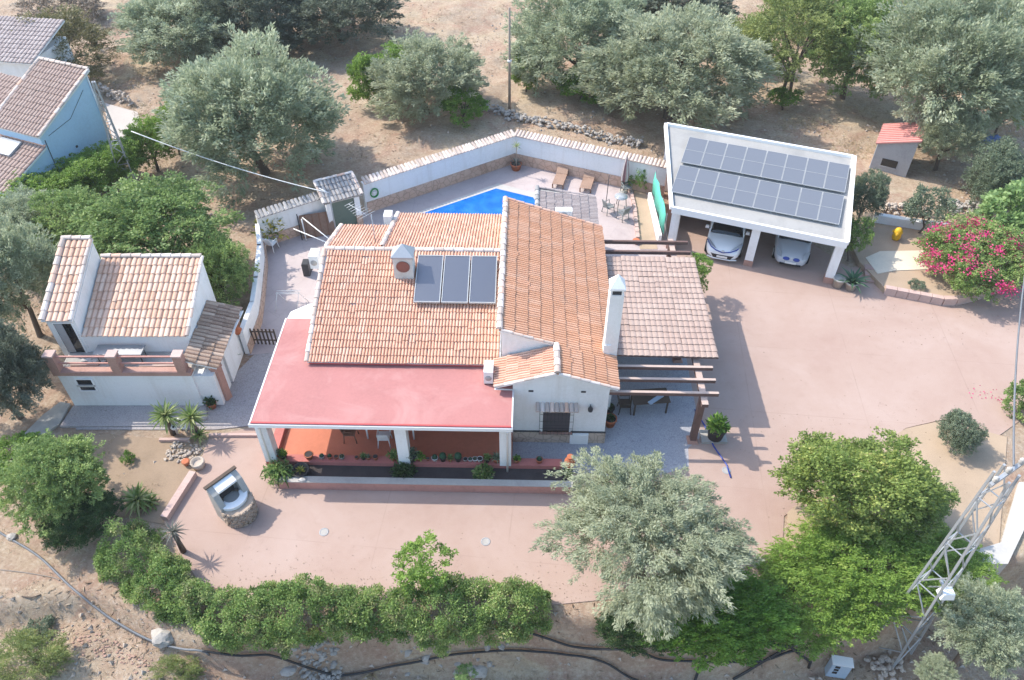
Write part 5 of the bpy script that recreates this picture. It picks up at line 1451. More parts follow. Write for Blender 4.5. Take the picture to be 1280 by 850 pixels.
# scattered gravel: nobody could count it
def scatter(name, n, boxes, smin, smax, m, seed):
    g = np.random.default_rng(seed); vs, fs = [], []
    base = np.array([(1, 0, 0), (-.5, .87, 0), (-.5, -.87, 0), (0, 0, .8), (.2, -.1, -.6)])
    F = [(0, 1, 3), (1, 2, 3), (2, 0, 3), (1, 0, 4), (2, 1, 4), (0, 2, 4)]
    for k in range(n):
        x0, x1, y0, y1 = boxes[g.integers(len(boxes))]
        x, y = g.uniform(x0, x1), g.uniform(y0, y1)
        if -13.2 < x < 24 and np.interp(x, HBX, HBY) + .3 < y < 40: continue
        s = smin + (smax - smin) * g.random() ** 3
        c = base * s * g.uniform(.6, 1.3, (5, 3)); a_ = g.uniform(0, 6.3)
        rot = np.array([[math.cos(a_), -math.sin(a_), 0], [math.sin(a_), math.cos(a_), 0], [0, 0, 1]])
        c = c @ rot.T + np.array([x, y, th(x, y) + s * .2])
        b0 = len(vs); vs += [tuple(q) for q in c]; fs += [tuple(i + b0 for i in f) for f in F]
    me = bpy.data.meshes.new(name); me.from_pydata(vs, [], fs); link(name, me, m, kind='stuff')
scatter('gravel', 2600, [(-22, 18, 5, 13)], .02, .13, 'rubble', 1)
scatter('pale_gravel', 1500, [(-22, 18, 5, 13), (-30, 30, 40, 62)], .02, .12, 'white stone', 2)
scatter('field_gravel', 2600, [(-32, -13, 17, 60), (-20, 30, 40, 66), (17, 32, 34, 45)], .03, .14, 'rubble', 3)
b = MB(); g = random.Random(5)
for k in range(120):
    f = g.random(); u = 75 + f * 115 + g.gauss(0, 9); v = 792 + f * 38 + g.gauss(0, 7)
    p = gnd(u, v); s = g.uniform(.02, .07); b.blob((p.x, p.y, p.z + s * .3), (s, s * .7, s * .4), k, .25)
b.build('broken_tile_litter', 'brick bits', kind='stuff')

# ------------------------------------------------------------------ pipes and cables
def pipe(name, label, pts, r, m, cat='pipe'):
    q = [gnd(u, v) + Vector((0, 0, r)) for u, v in pts]
    # smooth the run
    out = []
    for i in range(len(q) - 1):
        p0, p1, p2, p3 = q[max(i - 1, 0)], q[i], q[i + 1], q[min(i + 2, len(q) - 1)]
        for k in range(10):
            t_ = k / 10
            c = .5 * ((2 * p1) + (p2 - p0) * t_ + (2 * p0 - 5 * p1 + 4 * p2 - p3) * t_ ** 2 + (3 * p1 - p0 - 3 * p2 + p3) * t_ ** 3)
            c.z = max(th(c.x + a_, c.y + b_) for a_ in (-.1, 0, .1) for b_ in (-.1, 0, .1)) + r * .7; out.append(c)
    out.append(q[-1])
    b = MB(); b.tube(out, r, 6); return tag(b.build(name, m), label, cat)
pipe('irrigation_pipe', 'grey irrigation pipe curving down the left bank', [(-20, 655), (10, 672), (50, 697), (90, 735), (125, 765), (150, 782), (190, 803), (230, 815), (262, 820)], .04, 'pipe')
pipe('irrigation_pipe', 'dark irrigation pipe along the track below the hedge', [(255, 817), (300, 825), (345, 828), (390, 842), (440, 845), (500, 838), (560, 828), (640, 822), (700, 826), (760, 838), (810, 856)], .042, 'dark pipe')
pipe('irrigation_pipe', 'thin dark pipe running under the front olive to the mast', [(540, 800), (640, 796), (720, 818), (790, 823), (830, 834), (900, 836), (960, 832), (1020, 818)], .045, 'dark pipe')
pipe('irrigation_pipe', 'looped dark pipe on the track below the ivy bank', [(868, 852), (880, 826), (905, 813), (950, 814), (985, 822), (1010, 836)], .05, 'dark pipe')
pipe('irrigation_pipe', 'dark pipe slanting up the track left of the meter cabinet', [(915, 852), (950, 835), (985, 818), (1000, 806)], .05, 'dark pipe')
pipe('fallen_branch', 'thin grey fallen twig on the left bank', [(-5, 712), (30, 716), (65, 722), (75, 726)], .02, 'pale bark', 'branch')
pipe('fallen_branch', 'short dark fallen twig on the left bank', [(28, 746), (40, 748), (51, 744)], .025, 'bark', 'branch')

# ------------------------------------------------------------------ lattice masts
def lattice(name, label, base, h, w0, w1, n, m, rz=.5):
    t = thing(name, label, 'pylon', base, rz)
    def corner(i, f):
        k = (w0 + (w1 - w0) * f) / 2
        return Vector(((1, 1, -1, -1)[i] * k, (1, -1, -1, 1)[i] * k, h * f))
    for i in range(4):
        b = MB(); b.bar(corner(i, 0), corner(i, 1), .065, .065); b.build('leg', m, t)
    for i in range(4):
        j = (i + 1) % 4
        for s in range(n):
            f0, f1 = s / n, (s + 1) / n
            p, q = (corner(i, f0), corner(j, f1)) if s % 2 else (corner(j, f0), corner(i, f1))
            b = MB(); b.bar(p, q, .034, .034); b.build('brace', m, t)
            if s % 2: 
                b = MB(); b.bar(corner(i, f1), corner(j, f1), .03, .03); b.build('brace', m, t)
    return t
def solve_top(base, u, v):
    lo, hi = 0, 14
    best = min((abs((at(u, v, z) - Vector((base.x, base.y, z))).length), z) for z in np.linspace(2, 14, 241))
    return best[1]
mb = gnd(1113, 812)
mt_ = solve_top(mb, 1263, 588)
mast = lattice('lattice_mast', 'grey steel lattice mast leaning over the bushes at lower right', mb, mt_ - mb.z, .95, .42, 9, 'galvanised', .55)
dx = at(1263, 588, mt_) - Vector((mb.x, mb.y, mt_))
mast.rotation_euler = (-math.atan2(dx.y, mt_), math.atan2(dx.x, mt_), .55)
b = MB(); b.bar((-.7, 0, mt_ - mb.z), (.7, 0, mt_ - mb.z), .10, .10); b.build('crossarm', 'galvanised', mast)
for x in (-.55, 0, .55):
    b = MB(); b.lathe([(.04, 0), (.08, .05), (.05, .09), (.08, .14), (.03, .2)], 8, (x, 0, mt_ - mb.z + .05)); b.build('insulator', 'grey pot', mast)
ma, mz_ = Vector((mb.x, mb.y, mb.z)), at(1263, 588, mt_)
def seen(p):
    q = p - Vector((0, 0, CAMH)); dd_ = depth(p)
    return (640 + FPX * q.x / dd_, 425 - FPX * q.dot(Vector((0, math.sin(PITCH), math.cos(PITCH)))) / dd_)
f_ = min((abs(seen(ma.lerp(mz_, k / 100))[1] - 722), k / 100) for k in range(101))[1]
lt = thing('mast_lamp', 'white box lamp fixed halfway up the lattice mast', 'lamp', ma.lerp(mz_, f_) + Vector((.05, -.42, 0)))
b = MB(); b.box((0, -.08, .0), (.42, .34, .26), 0, .8); b.build('housing', 'white metal', lt)
b = MB(); b.box((0, .2, .0), (.08, .3, .08)); b.build('bracket', 'galvanised', lt)
lb = gnd(168, 247)
lt_ = solve_top(lb, 117, 103)
mast2 = lattice('lattice_mast', 'thin grey lattice mast beside the blue house', lb, lt_ - lb.z, .85, .12, 12, 'galvanised', .4)
dx = at(117, 103, lt_) - Vector((lb.x, lb.y, lt_))
mast2.rotation_euler = (-math.atan2(dx.y, lt_), math.atan2(dx.x, lt_), .4)
def cable(name, label, p, q, sag, r, m, n=20):
    b = MB(); b.tube([p.lerp(q, k / n) - Vector((0, 0, sag * 4 * (k / n) * (1 - k / n))) for k in range(n + 1)], r, 5)
    return tag(b.build(name, m), label, 'cable')
gp = at(411, 241, 2.75)
t = thing('cable_post', 'thin pale post with a bent head beside the tiled gate', 'pole', (gp.x, gp.y, 0))
b = MB(); b.tube([(0, 0, 0), (0, 0, 2.75), (-.5, .25, 2.85)], .035, 6); b.build('pole', 'galvanised', t)
cable('overhead_cable', 'white overhead cable from the blue house hedge to the gate post', at(164, 164, 4.6), gp, .25, .026, 'cable')
mtop = at(1263, 588, mt_)
cable('overhead_cable', 'dark twisted cable rising from the lattice mast at the right edge', mtop + Vector((0, 0, .2)), at(1283, 330, 7.0), .3, .03, 'pipe')
# utility pole behind the pool
up_ = gnd(637, 139)
t = thing('utility_pole', 'tall thin wooden pole behind the pool wall', 'utility pole', up_)
zt = solve_top(up_, 641, 8)
b = MB(); b.tube([(0, 0, 0), (0, 0, zt)], [.09, .065], 8); b.build('pole', 'pale bark', t)
b = MB(); b.lathe([(.14, 0), (.14, .12)], 8, (0, 0, zt * .5)); b.build('band', 'white pot', t)

# meter cabinet by the track
t = thing('meter_cabinet', 'pale blue meter cabinet with three dark windows beside the track', 'cabinet', gnd(1043, 842), R(-10))
b = MB(); b.bb(-.32, .32, -.14, .14, 0, .95); cb_ = b.build('cabinet', 'cabinet blue', t)
b = MB(); b.bb(-.30, .30, -.155, -.142, .04, .90); dr = b.build('door', 'cabinet blue', cb_)
for k in range(3):
    b = MB(); b.bb(-.20, -.05, -.17, -.157, .58 - .2 * k + .14, .58 - .2 * k + .27); b.build('window', 'dark glass', dr)
b = MB(); b.bb(-.34, .34, -.18, .16, .952, .98); b.build('lid', 'white metal', cb_)

# ------------------------------------------------------------------ retaining wall at the lower right
b = MB(); b.prism([(p.x, p.y) for p in P((1272, 605), (1250, 680), (1210, 692), (1210, 707), (1258, 707), (1290, 640), (1302, 605))], -1.4, .12); ww = b.build('retaining_wall', 'pale concrete', None)
tag(ww, 'pale concrete retaining wall stepping down at the lower right edge', 'wall')
sheet('dirt_bed', [Vector((9.5, 14.2, 0)), Vector((10.0, 16.2, 0)), Vector((12.8, 18.3, 0)), Vector((15.75, 20.15, 0)), Vector((17.5, 20.6, 0)), Vector((19.6, 19.7, 0)), Vector((17.0, 14.7, 0)), Vector((13, 13.2, 0))], .004, 'bed soil', .05)
b = MB(); b.prism([(p.x, p.y) for p in P((205, 655), (246, 596), (240, 553), (95, 538), (60, 600), (120, 640))], -.05, -.006); b.build('dirt_bed', 'soil', kind='structure')
# concrete pad beside the blue house
b = MB(); b.prism([(p.x, p.y) for p in P((129, 129), (172, 141), (180, 160), (150, 190), (140, 170))], -.1, .06); b.build('concrete_pad', 'concrete pad', kind='structure')

# ------------------------------------------------------------------ blue house
ug = Vector((-.924, .382, 0)).normalized(); vg = Vector((-.343, -.939, 0)).normalized(); vg = Vector((-.382, -.924, 0))
bh0 = Vector((-22.9, 40.25, 0)); brz = math.atan2(-ug.y, -ug.x)     # local +x points back along -u, local -y is v
bh = thing('blue_house', 'pale blue house with a steep pink tiled roof at the left edge', 'house', bh0, brz)
# local axes: x = -u (to the right), y = -v (away)
b = MB(); extrude(b, 'x', [(.0, 0), (.0, 5.62), (-4.1, 3.92), (-4.1, 0)], -3.3, 0); b.build('wall', 'blue wall', bh)
b = MB(); extrude(b, 'x', [(-4.102, 0), (-4.102, 3.25), (-7.0, 2.35), (-7.0, 0)], -7.0, .0); b.build('wall', 'blue wall', bh)
b = MB(); b.bb(-7, -3.3, -4.1, -.5, 0, 3.2); b.build('wall', 'white wall', bh)
TB = Tiler(bh)
q1 = MB(); q1.slab([(-3.4, -4.22, 3.92), (.12, -4.22, 3.92), (.12, .15, 5.72), (-3.4, .15, 5.72)], .08); q1 = q1.build('roof', 'white wall', bh)
TB.roof(q1, 'pale pink roof', (-3.38, -4.24, 3.92), (1, 0, 0), (0, 4.35, 1.79), 3.46, 4.7, .22, .40, 1)
q2 = MB(); q2.slab([(-7.2, -7.2, 2.34), (.14, -7.2, 2.34), (.14, -4.1, 3.30), (-7.2, -4.1, 3.30)], .08); q2 = q2.build('roof', 'white wall', bh)
TB.roof(q2, 'pale pink roof', (-7.18, -7.22, 2.34), (1, 0, 0), (0, 3.1, .96), 7.3, 3.24, .24, .42, 1)
q3 = MB(); q3.slab([(-7.2, -4.1, 3.5), (-3.5, -4.1, 3.5), (-3.5, -.4, 4.6), (-7.2, -.4, 4.6)], .08); q3 = q3.build('roof', 'white wall', bh)
TB.roof(q3, 'pale pink roof', (-7.18, -4.12, 3.5), (1, 0, 0), (0, 3.7, 1.1), 3.6, 3.86, .24, .42, 1)
TB.finish(300)
caps(q1, 'cap tile', (.10, -4.2, 3.97), (.10, .1, 5.76), .10); caps(q1, 'cap tile', (.10, .16, 5.78), (-3.4, .16, 5.78), .12); caps(q1, 'cap tile', (-3.4, -4.2, 3.97), (-3.4, .1, 5.76), .10)
caps(q2, 'terracotta roof', (-3.4, -4.05, 3.36), (.12, -4.05, 3.36), .09)
b = MB(); b.bb(-.7, .7, -.5, .5, 0, .12); sk = b.build('skylight', 'lamp glass', bh, (0, 0, 0))
sk.matrix_basis = Matrix.Translation((-2.0, -4.75, 3.10 + .08)) @ Matrix.Rotation(math.atan2(.96, 3.1), 4, 'X')
b = MB(); b.bb(-4.6, -4.0, -3.9, -3.2, 3.5, 4.7); b.build('chimney', 'white wall', bh)
b = MB(); b.tube([(.04, -.08, 0), (.04, -.08, 5.6)], .05, 6); b.build('downpipe', 'white metal', bh)
b = MB(); b.tube([(.02, -4.0, .4), (.02, -3.9, 3.6)], .02, 5); b.build('wall_cable', 'dark pipe', bh)
b = MB(); b.tube([(.02, -3.6, 3.7), (.02, -2.0, 3.9), (.02, -.6, 4.9)], .012, 4); b.build('wall_cable', 'dark pipe', bh)
for y, z in ((-2.9, 2.2), (-2.3, 2.4)):
    b = MB(); b.box((.01, y, z), (.03, .12, .12)); b.build('vent', 'dark metal', bh)
d = MB(); d.bb(-1.4, -.5, -7.03, -7.002, 0, 2.0); d.build('door', 'dark glass', bh)
# white house behind it
wh = thing('white_house', 'white flat fronted house behind the blue house at the left edge', 'house', at(38, 78, 3.2) - Vector((1.6 * math.cos(R(-8)), 1.6 * math.sin(R(-8)), 3.2)), R(-8))
b = MB(); b.bb(-8, 1.6, 0, 4, -1.5, 3.2); b.build('wall', 'white wall', wh)
q1 = MB(); q1.slab([(-8.2, -.2, 3.2), (1.8, -.2, 3.2), (1.8, 4.2, 4.2), (-8.2, 4.2, 4.2)], .1); q1 = q1.build('roof', 'white wall', wh)
TW = Tiler(wh); TW.roof(q1, 'grey pink roof', (-8.2, -.22, 3.2), (1, 0, 0), (0, 4.4, 1.0), 10, 4.5, .26, .45, 1); TW.finish(120)
# red roofed shed
sh0 = Vector((20.93, 39.99, th(20.9, 40)))
sh = thing('red_roof_shed', 'little grey rendered shed with a faded red sheet roof under the olives', 'shed', sh0, math.atan2(-.93, 1.76))
b = MB(); extrude(b, 'y', [(0, -.2), (0, 1.62), (2.0, 2.25), (2.0, -.2)], 0, 2.3); b.build('wall', 'grey render', sh)
b = MB(); extrude(b, 'y', [(-.03, -.2), (-.03, 1.60), (-.002, 1.60), (-.002, -.2)], 0, 2.3); b.build('side_wall', 'white wall', sh)  # sunlit left side: its brightness is put into a white panel
rr = MB(); rr.slab([(-.12, -.12, 1.64), (2.1, -.12, 2.33), (2.1, 2.45, 2.33), (-.12, 2.45, 1.64)], .05); rr = rr.build('roof', 'shed roof', sh)
for k in range(11):
    y = -.08 + k * .245; b = MB(); b.bar((-.14, y, 1.655), (2.12, y, 2.355), .07, .03); b.build('corrugation', 'shed roof', rr)
w = MB(); w.bb(.5, 1.35, -.03, -.002, .35, .80); w = w.build('window', 'dark glass', sh)
b = MB(); b.bb(.45, 1.40, -.05, -.002, .29, .35); b.build('sill', 'grey render', w)
# blue tarpaulin in the shade
p = gnd(1232, 182); b = MB()
for k in range(5): b.blob((.35 * (k % 3) - .3, .3 * (k // 3), .35), (.42, .36, .34), 70 + k, .16)
tag(b.build('tarpaulin', 'tarp', None, p), 'blue tarpaulin heap in the shade beside the shed olive', 'tarpaulin')

# ------------------------------------------------------------------ trees and shrubs
def crown_mesh(seed, nb, nsp, nleaf, L, W, style='round', brad=(.24, .42), spl=.22, spr=.055, low=-.6, gap=.25):
    """unit-radius crown: big boughs set unevenly round an ellipsoid, each carrying leafy sprays that point outwards"""
    g = np.random.default_rng(seed)
    B = []
    while len(B) < nb:
        d = unit(g.normal(size=3))
        if d[2] < low: continue
        r = g.uniform(.42, .80); rb = g.uniform(*brad)
        c = d * min(r, 1.02 - rb * .55)
        if any(np.linalg.norm(c - q[:3]) < gap for q in B) and g.random() < .8: continue
        B.append(np.array([*c, rb, g.random()]))
    B = np.array(B)
    w_ = B[:, 3] ** 2; w_ /= w_.sum()
    kb = g.choice(nb, nsp, p=w_)
    bc, rb, tb = B[kb, :3], B[kb, 3:4], B[kb, 4]
    out = unit(bc + 1e-6)
    d = unit(g.normal(size=(nsp, 3)) + out * .55 + np.array([0, 0, .25]))
    st = bc + d * rb * (.35 + .5 * g.random((nsp, 1)))
    lean = {'olive': np.array([0, 0, .55]), 'weep': np.array([0, 0, -.30]), 'pinnate': np.array([0, 0, .05]), 'round': np.array([0, 0, .1])}[style]
    ax = unit(d + out * .45 + lean + g.normal(size=(nsp, 3)) * .35)
    sl = spl * g.uniform(.55, 1.35, nsp); tsp = g.random(nsp)
    k = g.integers(0, nsp, nleaf)
    t = g.random((nleaf, 1)) ** .8
    side = g.normal(size=(nleaf, 3)); side -= ax[k] * np.sum(side * ax[k], 1, keepdims=True)
    P0 = st[k] + ax[k] * t * sl[k][:, None] + side * spr * (1.15 - .75 * t)
    if style == 'weep': P0[:, 2] -= (t[:, 0] ** 2) * sl[k] * .45
    spread = {'olive': .42, 'weep': .42, 'pinnate': .55, 'round': .95}[style]
    la = unit(ax[k] + g.normal(size=(nleaf, 3)) * spread + (np.array([0, 0, -.25]) if style == 'weep' else 0))
    tint = np.clip(.30 * tb[k] + .32 * tsp[k] + .38 * g.random(nleaf), 0, 1)
    V = leaves(P0, la, L * g.uniform(.55, 1.3, nleaf), W * g.uniform(.7, 1.3, nleaf), .10 if style == 'weep' else .0, g)
    return leaf_mesh('crown', V, tint), B
def trunk_mesh(seed, C, zc, R3, r0=.2, n=6, mat='bark', multi=1):
    """trunk and limbs in tree units (metres), reaching into the clumps of the crown"""
    g = random.Random(seed); b = MB()
    for s in range(multi):
        off = Vector((0, 0, 0)) if multi == 1 else Vector((math.cos(s * 6.28 / multi) * .25, math.sin(s * 6.28 / multi) * .25, 0))
        top = Vector((g.uniform(-.2, .2) * R3[0], g.uniform(-.2, .2) * R3[1], zc - .15 * R3[2])) + off * 1.5
        fork = Vector((0, 0, -.3)).lerp(top, .55) + Vector((g.uniform(-.1, .1), g.uniform(-.1, .1), 0)) + off
        b.tube([off + Vector((0, 0, -.3)), off + Vector((0, 0, .1)), fork, top], [r0 * 1.5, r0, r0 * .75, r0 * .45], 8)
        idx = [g.randrange(len(C)) for _ in range(n)]
        for i in idx:
            e = Vector((C[i][0] * R3[0], C[i][1] * R3[1], zc + C[i][2] * R3[2])) * .96
            m_ = fork.lerp(e, .5) + Vector((0, 0, .12 * R3[2]))
            b.tube([fork, m_, e], [r0 * .5, r0 * .3, r0 * .1], 6)
    me = b.mesh('trunk'); me.materials.append(MAT[mat])
    return me
CROWNS = {}
def crown_kind(k):
    if k in CROWNS: return CROWNS[k]
    spec = {   # seed, boughs, sprays, leaves, leaf length, half width, habit, spray length, spray radius
        'olive1': (1, 40, 900, 60000, .066, .0105, 'olive', .26, .055), 'olive2': (2, 44, 950, 60000, .066, .0105, 'olive', .24, .055), 'olive3': (3, 34, 700, 46000, .070, .0115, 'olive', .27, .055),
        'weep': (4, 44, 1050, 105000, .046, .0062, 'weep', .23, .038),
        'citrus1': (5, 44, 950, 36000, .050, .0165, 'round', .16, .055), 'citrus2': (6, 22, 300, 11000, .080, .026, 'round', .2, .08),
        'carob': (7, 50, 1000, 46000, .050, .0155, 'pinnate', .18, .05), 'almond': (8, 30, 560, 23000, .058, .0155, 'pinnate', .22, .055),
        'fern': (9, 44, 900, 46000, .050, .0115, 'pinnate', .24, .045), 'shrub': (10, 14, 200, 5200, .11, .032, 'round', .22, .09), 'shrub2': (11, 12, 150, 4200, .12, .032, 'round', .28, .09),
        'scrub': (12, 30, 420, 16000, .085, .012, 'olive', .28, .07), 'fig': (13, 16, 160, 2800, .16, .065, 'round', .22, .10),
    }[k]
    sd, nb, ns, nl, L, W, st, spl, spr = spec
    CROWNS[k] = crown_mesh(sd, nb, ns, nl, L, W, st, spl=spl, spr=spr, brad=((.30, .46) if k.startswith(('olive', 'carob', 'citrus1')) else (.26, .42)) if nb > 20 else (.34, .5), gap=.22 if nb > 20 else .4)
    return CROWNS[k]
UNIQ = {}
def tree(name, label, cat, u, v, pw, ph, kind, mat, zc=None, bark='bark', group=None, rz=None, r0=None, multi=1, limbs=6, rzmin=.55):
    """a tree whose crown is seen at (u, v) with half width pw and half height ph (px of the photograph)"""
    gf = .98 if group == G1 else .96
    pw, ph = pw * gf, ph * gf
    R_ = pw * 40 / FPX; rzv = R_ * .6; Ry = R_
    for _ in range(10):
        z = zc if zc is not None else rzv * .88 + .2
        p = at(u, v, z); dp = depth(p)
        R_ = pw * dp / FPX; Rv = ph * dp / FPX
        el = math.atan2(CAMH - z, math.hypot(p.x, p.y))
        lo, hi = rzmin * R_, 1.25 * R_
        rest = Rv * Rv - (R_ * math.sin(el)) ** 2
        rzv = min(hi, max(lo, math.sqrt(max(rest, 0)) / math.cos(el)))
        Ry = min(R_, math.sqrt(max((.45 * R_) ** 2, Rv * Rv - (rzv * math.cos(el)) ** 2)) / math.sin(el))
    me, C = crown_kind(kind)
    gz = th(p.x, p.y)
    t = thing(name, label, cat, (p.x, p.y, gz), 0, group)
    flat = Ry < .8 * R_
    rz = 0 if flat else random.Random(label).uniform(0, 6.28) if rz is None else rz
    key = (kind, mat)
    if key not in UNIQ:
        m2 = me if not me.materials else me.copy()
        m2.materials.clear(); m2.materials.append(MAT[mat]); UNIQ[key] = m2
    o = link('crown', UNIQ[key], None, t, (0, 0, p.z - gz), (0, 0, rz))
    o.scale = (R_, Ry, rzv) if flat else (R_, R_ * .5 + Ry * .5, rzv)
    R3 = (R_ * .9, (Ry if flat else R_) * .9, rzv)
    c_, s_ = math.cos(rz), math.sin(rz)
    C2 = [(a[0] * c_ - a[1] * s_, a[0] * s_ + a[1] * c_, a[2]) for a in C]
    link('trunk', trunk_mesh(sum(map(ord, label)) % 1000, C2, p.z - gz, R3, r0 or max(.04, .065 * R_), limbs, bark, multi), None, t)
    return t
G1 = 'olive trees in the grove behind the house'
tree('olive_tree', 'big grey olive at the top left, nearest the bare dead shrub', 'olive tree', 226, 38, 70, 46, 'olive1', 'olive leaves', group=G1)
tree('olive_tree', 'dark shaded olive at the top edge between two paler olives on the left', 'olive tree', 305, 20, 75, 52, 'olive2', 'dark olive leaves', group=G1)
tree('olive_tree', 'dark olive at the top edge casting its shade on the clearing', 'olive tree', 420, 8, 75, 48, 'olive3', 'dark olive leaves', group=G1)
tree('olive_tree', 'large round grey green olive beside the left end of the pool wall', 'olive tree', 315, 150, 100, 86, 'olive1', 'olive leaves', group=G1)
tree('olive_tree', 'silvery olive tangled with a bright citrus in the clearing behind the pool', 'olive tree', 530, 100, 68, 50, 'olive3', 'pale olive leaves', group=G1)
tree('citrus_tree', 'bright green citrus at the left flank of the silvery clearing olive', 'citrus tree', 468, 98, 34, 34, 'citrus2', 'bright leaves')
tree('citrus_tree', 'bright green citrus low at the right flank of the silvery clearing olive', 'citrus tree', 578, 132, 32, 24, 'citrus2', 'citrus leaves')
tree('citrus_tree', 'bright green sprig at the top of the silvery clearing olive', 'citrus tree', 496, 66, 20, 13, 'shrub', 'bright leaves', zc=3.4)
tree('olive_tree', 'wide pale olive just right of the utility pole', 'olive tree', 722, 48, 84, 66, 'olive2', 'olive leaves', group=G1)
tree('citrus_tree', 'bright slim citrus standing at the foot of the utility pole', 'citrus tree', 658, 92, 19, 34, 'citrus2', 'bright leaves')
tree('citrus_tree', 'green citrus under the wide pale olive beside the pole', 'citrus tree', 728, 104, 36, 26, 'citrus2', 'citrus leaves')
tree('olive_tree', 'largest feathery olive directly behind the carport', 'olive tree', 843, 92, 104, 72, 'olive1', 'pale olive leaves', rz=2.1, group=G1)
tree('olive_tree', 'dark olive at the top edge above the large feathery olive', 'olive tree', 840, 2, 70, 28, 'olive3', 'dark olive leaves', group=G1)
tree('citrus_tree', 'yellow green bush right of the large feathery olive', 'citrus tree', 935, 52, 36, 34, 'citrus1', 'almond leaves')
tree('almond_tree', 'green almond tree with two bare leaning trunks showing below its crown', 'almond tree', 1000, 48, 66, 54, 'almond', 'almond leaves', zc=3.9, multi=2, r0=.14)
tree('almond_tree', 'darker almond tree between the leaning trunks and the shed olive', 'almond tree', 1072, 60, 62, 62, 'carob', 'carob leaves', zc=3.4)
tree('almond_tree', 'green almond at the top edge behind the leaning trunks', 'almond tree', 1030, 0, 75, 36, 'almond', 'almond leaves')
tree('shrub', 'small dark green shrub at the foot of the leaning trunks', 'shrub', 982, 122, 20, 12, 'shrub', 'citrus leaves')
tree('olive_tree', 'huge grey olive above the red roofed shed', 'olive tree', 1185, 78, 98, 84, 'olive2', 'olive leaves', rz=1.1, zc=4.6, group=G1)
tree('olive_tree', 'small pale olive bough hanging right of the red roofed shed', 'olive tree', 1188, 168, 42, 36, 'olive3', 'pale olive leaves', zc=2.2, group=G1)
tree('olive_tree', 'olive cut by the right edge above the dark conifer', 'olive tree', 1275, 70, 52, 70, 'olive1', 'almond leaves', group=G1)
tree('olive_tree', 'distant olive at the top right corner', 'olive tree', 1200, -15, 70, 30, 'olive3', 'olive leaves', group=G1)
tree('dark_conifer', 'dense dark green bush at the right edge above the fig', 'bush', 1252, 224, 44, 44, 'citrus1', 'grey leaves')
tree('fig_tree', 'pale green broad leaved fig at the right edge above the bougainvillea', 'fig tree', 1266, 266, 42, 36, 'fig', 'fig leaves', zc=2.3)
tree('shrub', 'round dark grey shrub against the back right corner of the carport', 'shrub', 1084, 245, 26, 30, 'citrus1', 'grey leaves', zc=1.8)
tree('shrub', 'yellow green shrub against the right side of the carport', 'shrub', 1071, 295, 22, 38, 'shrub', 'hedge leaves', zc=1.5)
tree('small_tree', 'thin grey green young tree behind the yellow ornament', 'tree', 1160, 262, 30, 28, 'shrub2', 'grey leaves', zc=1.7, r0=.06)
bo = tree('bougainvillea', 'bougainvillea covered in magenta flowers at the right edge of the bed', 'bougainvillea', 1222, 322, 66, 46, 'citrus1', 'hedge leaves', zc=1.5)
# its flowers: petals in bunches over the crown
g = np.random.default_rng(5); c = [o for o in bo.children if o.name.startswith('crown')][0]
d = unit(g.normal(size=(80, 3)) + np.array([0, -.75, .4])); k = g.integers(0, 80, 6500)
P0 = d[k] * .93 + g.normal(size=(6500, 3)) * .085
fl = link('flowers', leaf_mesh('flowers', leaves(P0, unit(g.normal(size=(6500, 3))), .05 * g.uniform(.5, 1.3, 6500), .019, rnd=g), g.random(6500)), 'magenta petals', bo, c.location, c.rotation_euler); fl.scale = c.scale
tree('shrub', 'round clipped grey green shrub alone in the dirt bed at right', 'shrub', 1201, 540, 29, 27, 'citrus1', 'grey leaves', zc=.75)
tree('bush', 'green bush cut by the right edge beside the driveway', 'bush', 1284, 500, 26, 32, 'shrub', 'hedge leaves', zc=.7)
tree('shrub', 'tiny grey shrub in the raised bed behind its pink wall', 'shrub', 1146, 356, 11, 7, 'shrub2', 'grey leaves', zc=.5)
# front row
tree('citrus_tree', 'large yellow green citrus in the dirt bed beside the driveway', 'citrus tree', 1074, 606, 102, 74, 'citrus1', 'lemon leaves', zc=2.1, rzmin=.7, bark='pale bark', limbs=10)
tree('grey_bush', 'grey green bush at the right flank of the large citrus', 'bush', 1148, 622, 44, 42, 'citrus1', 'carob leaves', zc=1.5)
tree('pepper_tree', 'bright feathery bush spreading between large citrus and lattice mast', 'bush', 1074, 708, 112, 62, 'fern', 'bright leaves', zc=.5, rzmin=.35)
tree('pepper_tree', 'bright feathery bush low at the left under the front olive', 'bush', 1005, 750, 88, 56, 'fern', 'bright leaves', zc=-.2, rzmin=.35)
tree('pepper_tree', 'bright feathery bush behind the lattice mast at lower right', 'bush', 1186, 712, 62, 42, 'fern', 'bright leaves', zc=.3, rzmin=.35)
tree('ivy_bank', 'dark green creeper bank spreading below the front olive', 'creeper', 890, 772, 110, 46, 'carob', 'citrus leaves', zc=.2)
tree('ivy_bank', 'dark green creeper bank at the left foot of the front olive', 'creeper', 800, 788, 60, 32, 'citrus1', 'dark green leaves', zc=-.2)
tree('olive_tree', 'silvery weeping olive in front of the villa at the driveway edge', 'olive tree', 808, 672, 128, 100, 'weep', 'pale olive leaves', zc=3.0, bark='bark', limbs=14)
tree('olive_tree', 'grey olive cut by the lower right corner beside the retaining wall', 'olive tree', 1238, 780, 58, 50, 'olive2', 'olive leaves', zc=.8)
tree('olive_tree', 'small grey olive at the bottom edge left of the corner olive', 'olive tree', 1172, 842, 26, 20, 'olive3', 'olive leaves', zc=-.2)
tree('small_tree', 'bright upright sapling growing out of the front hedge', 'sapling', 530, 706, 38, 34, 'shrub2', 'bright leaves', zc=1.6, r0=.03, bark='pale bark')
tree('bush', 'dense green tree at the left below the annex', 'bush', 64, 602, 64, 58, 'carob', 'carob leaves', zc=1.9)
tree('bush', 'bright green bush at the left edge below the dark olives', 'bush', 22, 572, 42, 30, 'citrus2', 'bright leaves', zc=1.0)
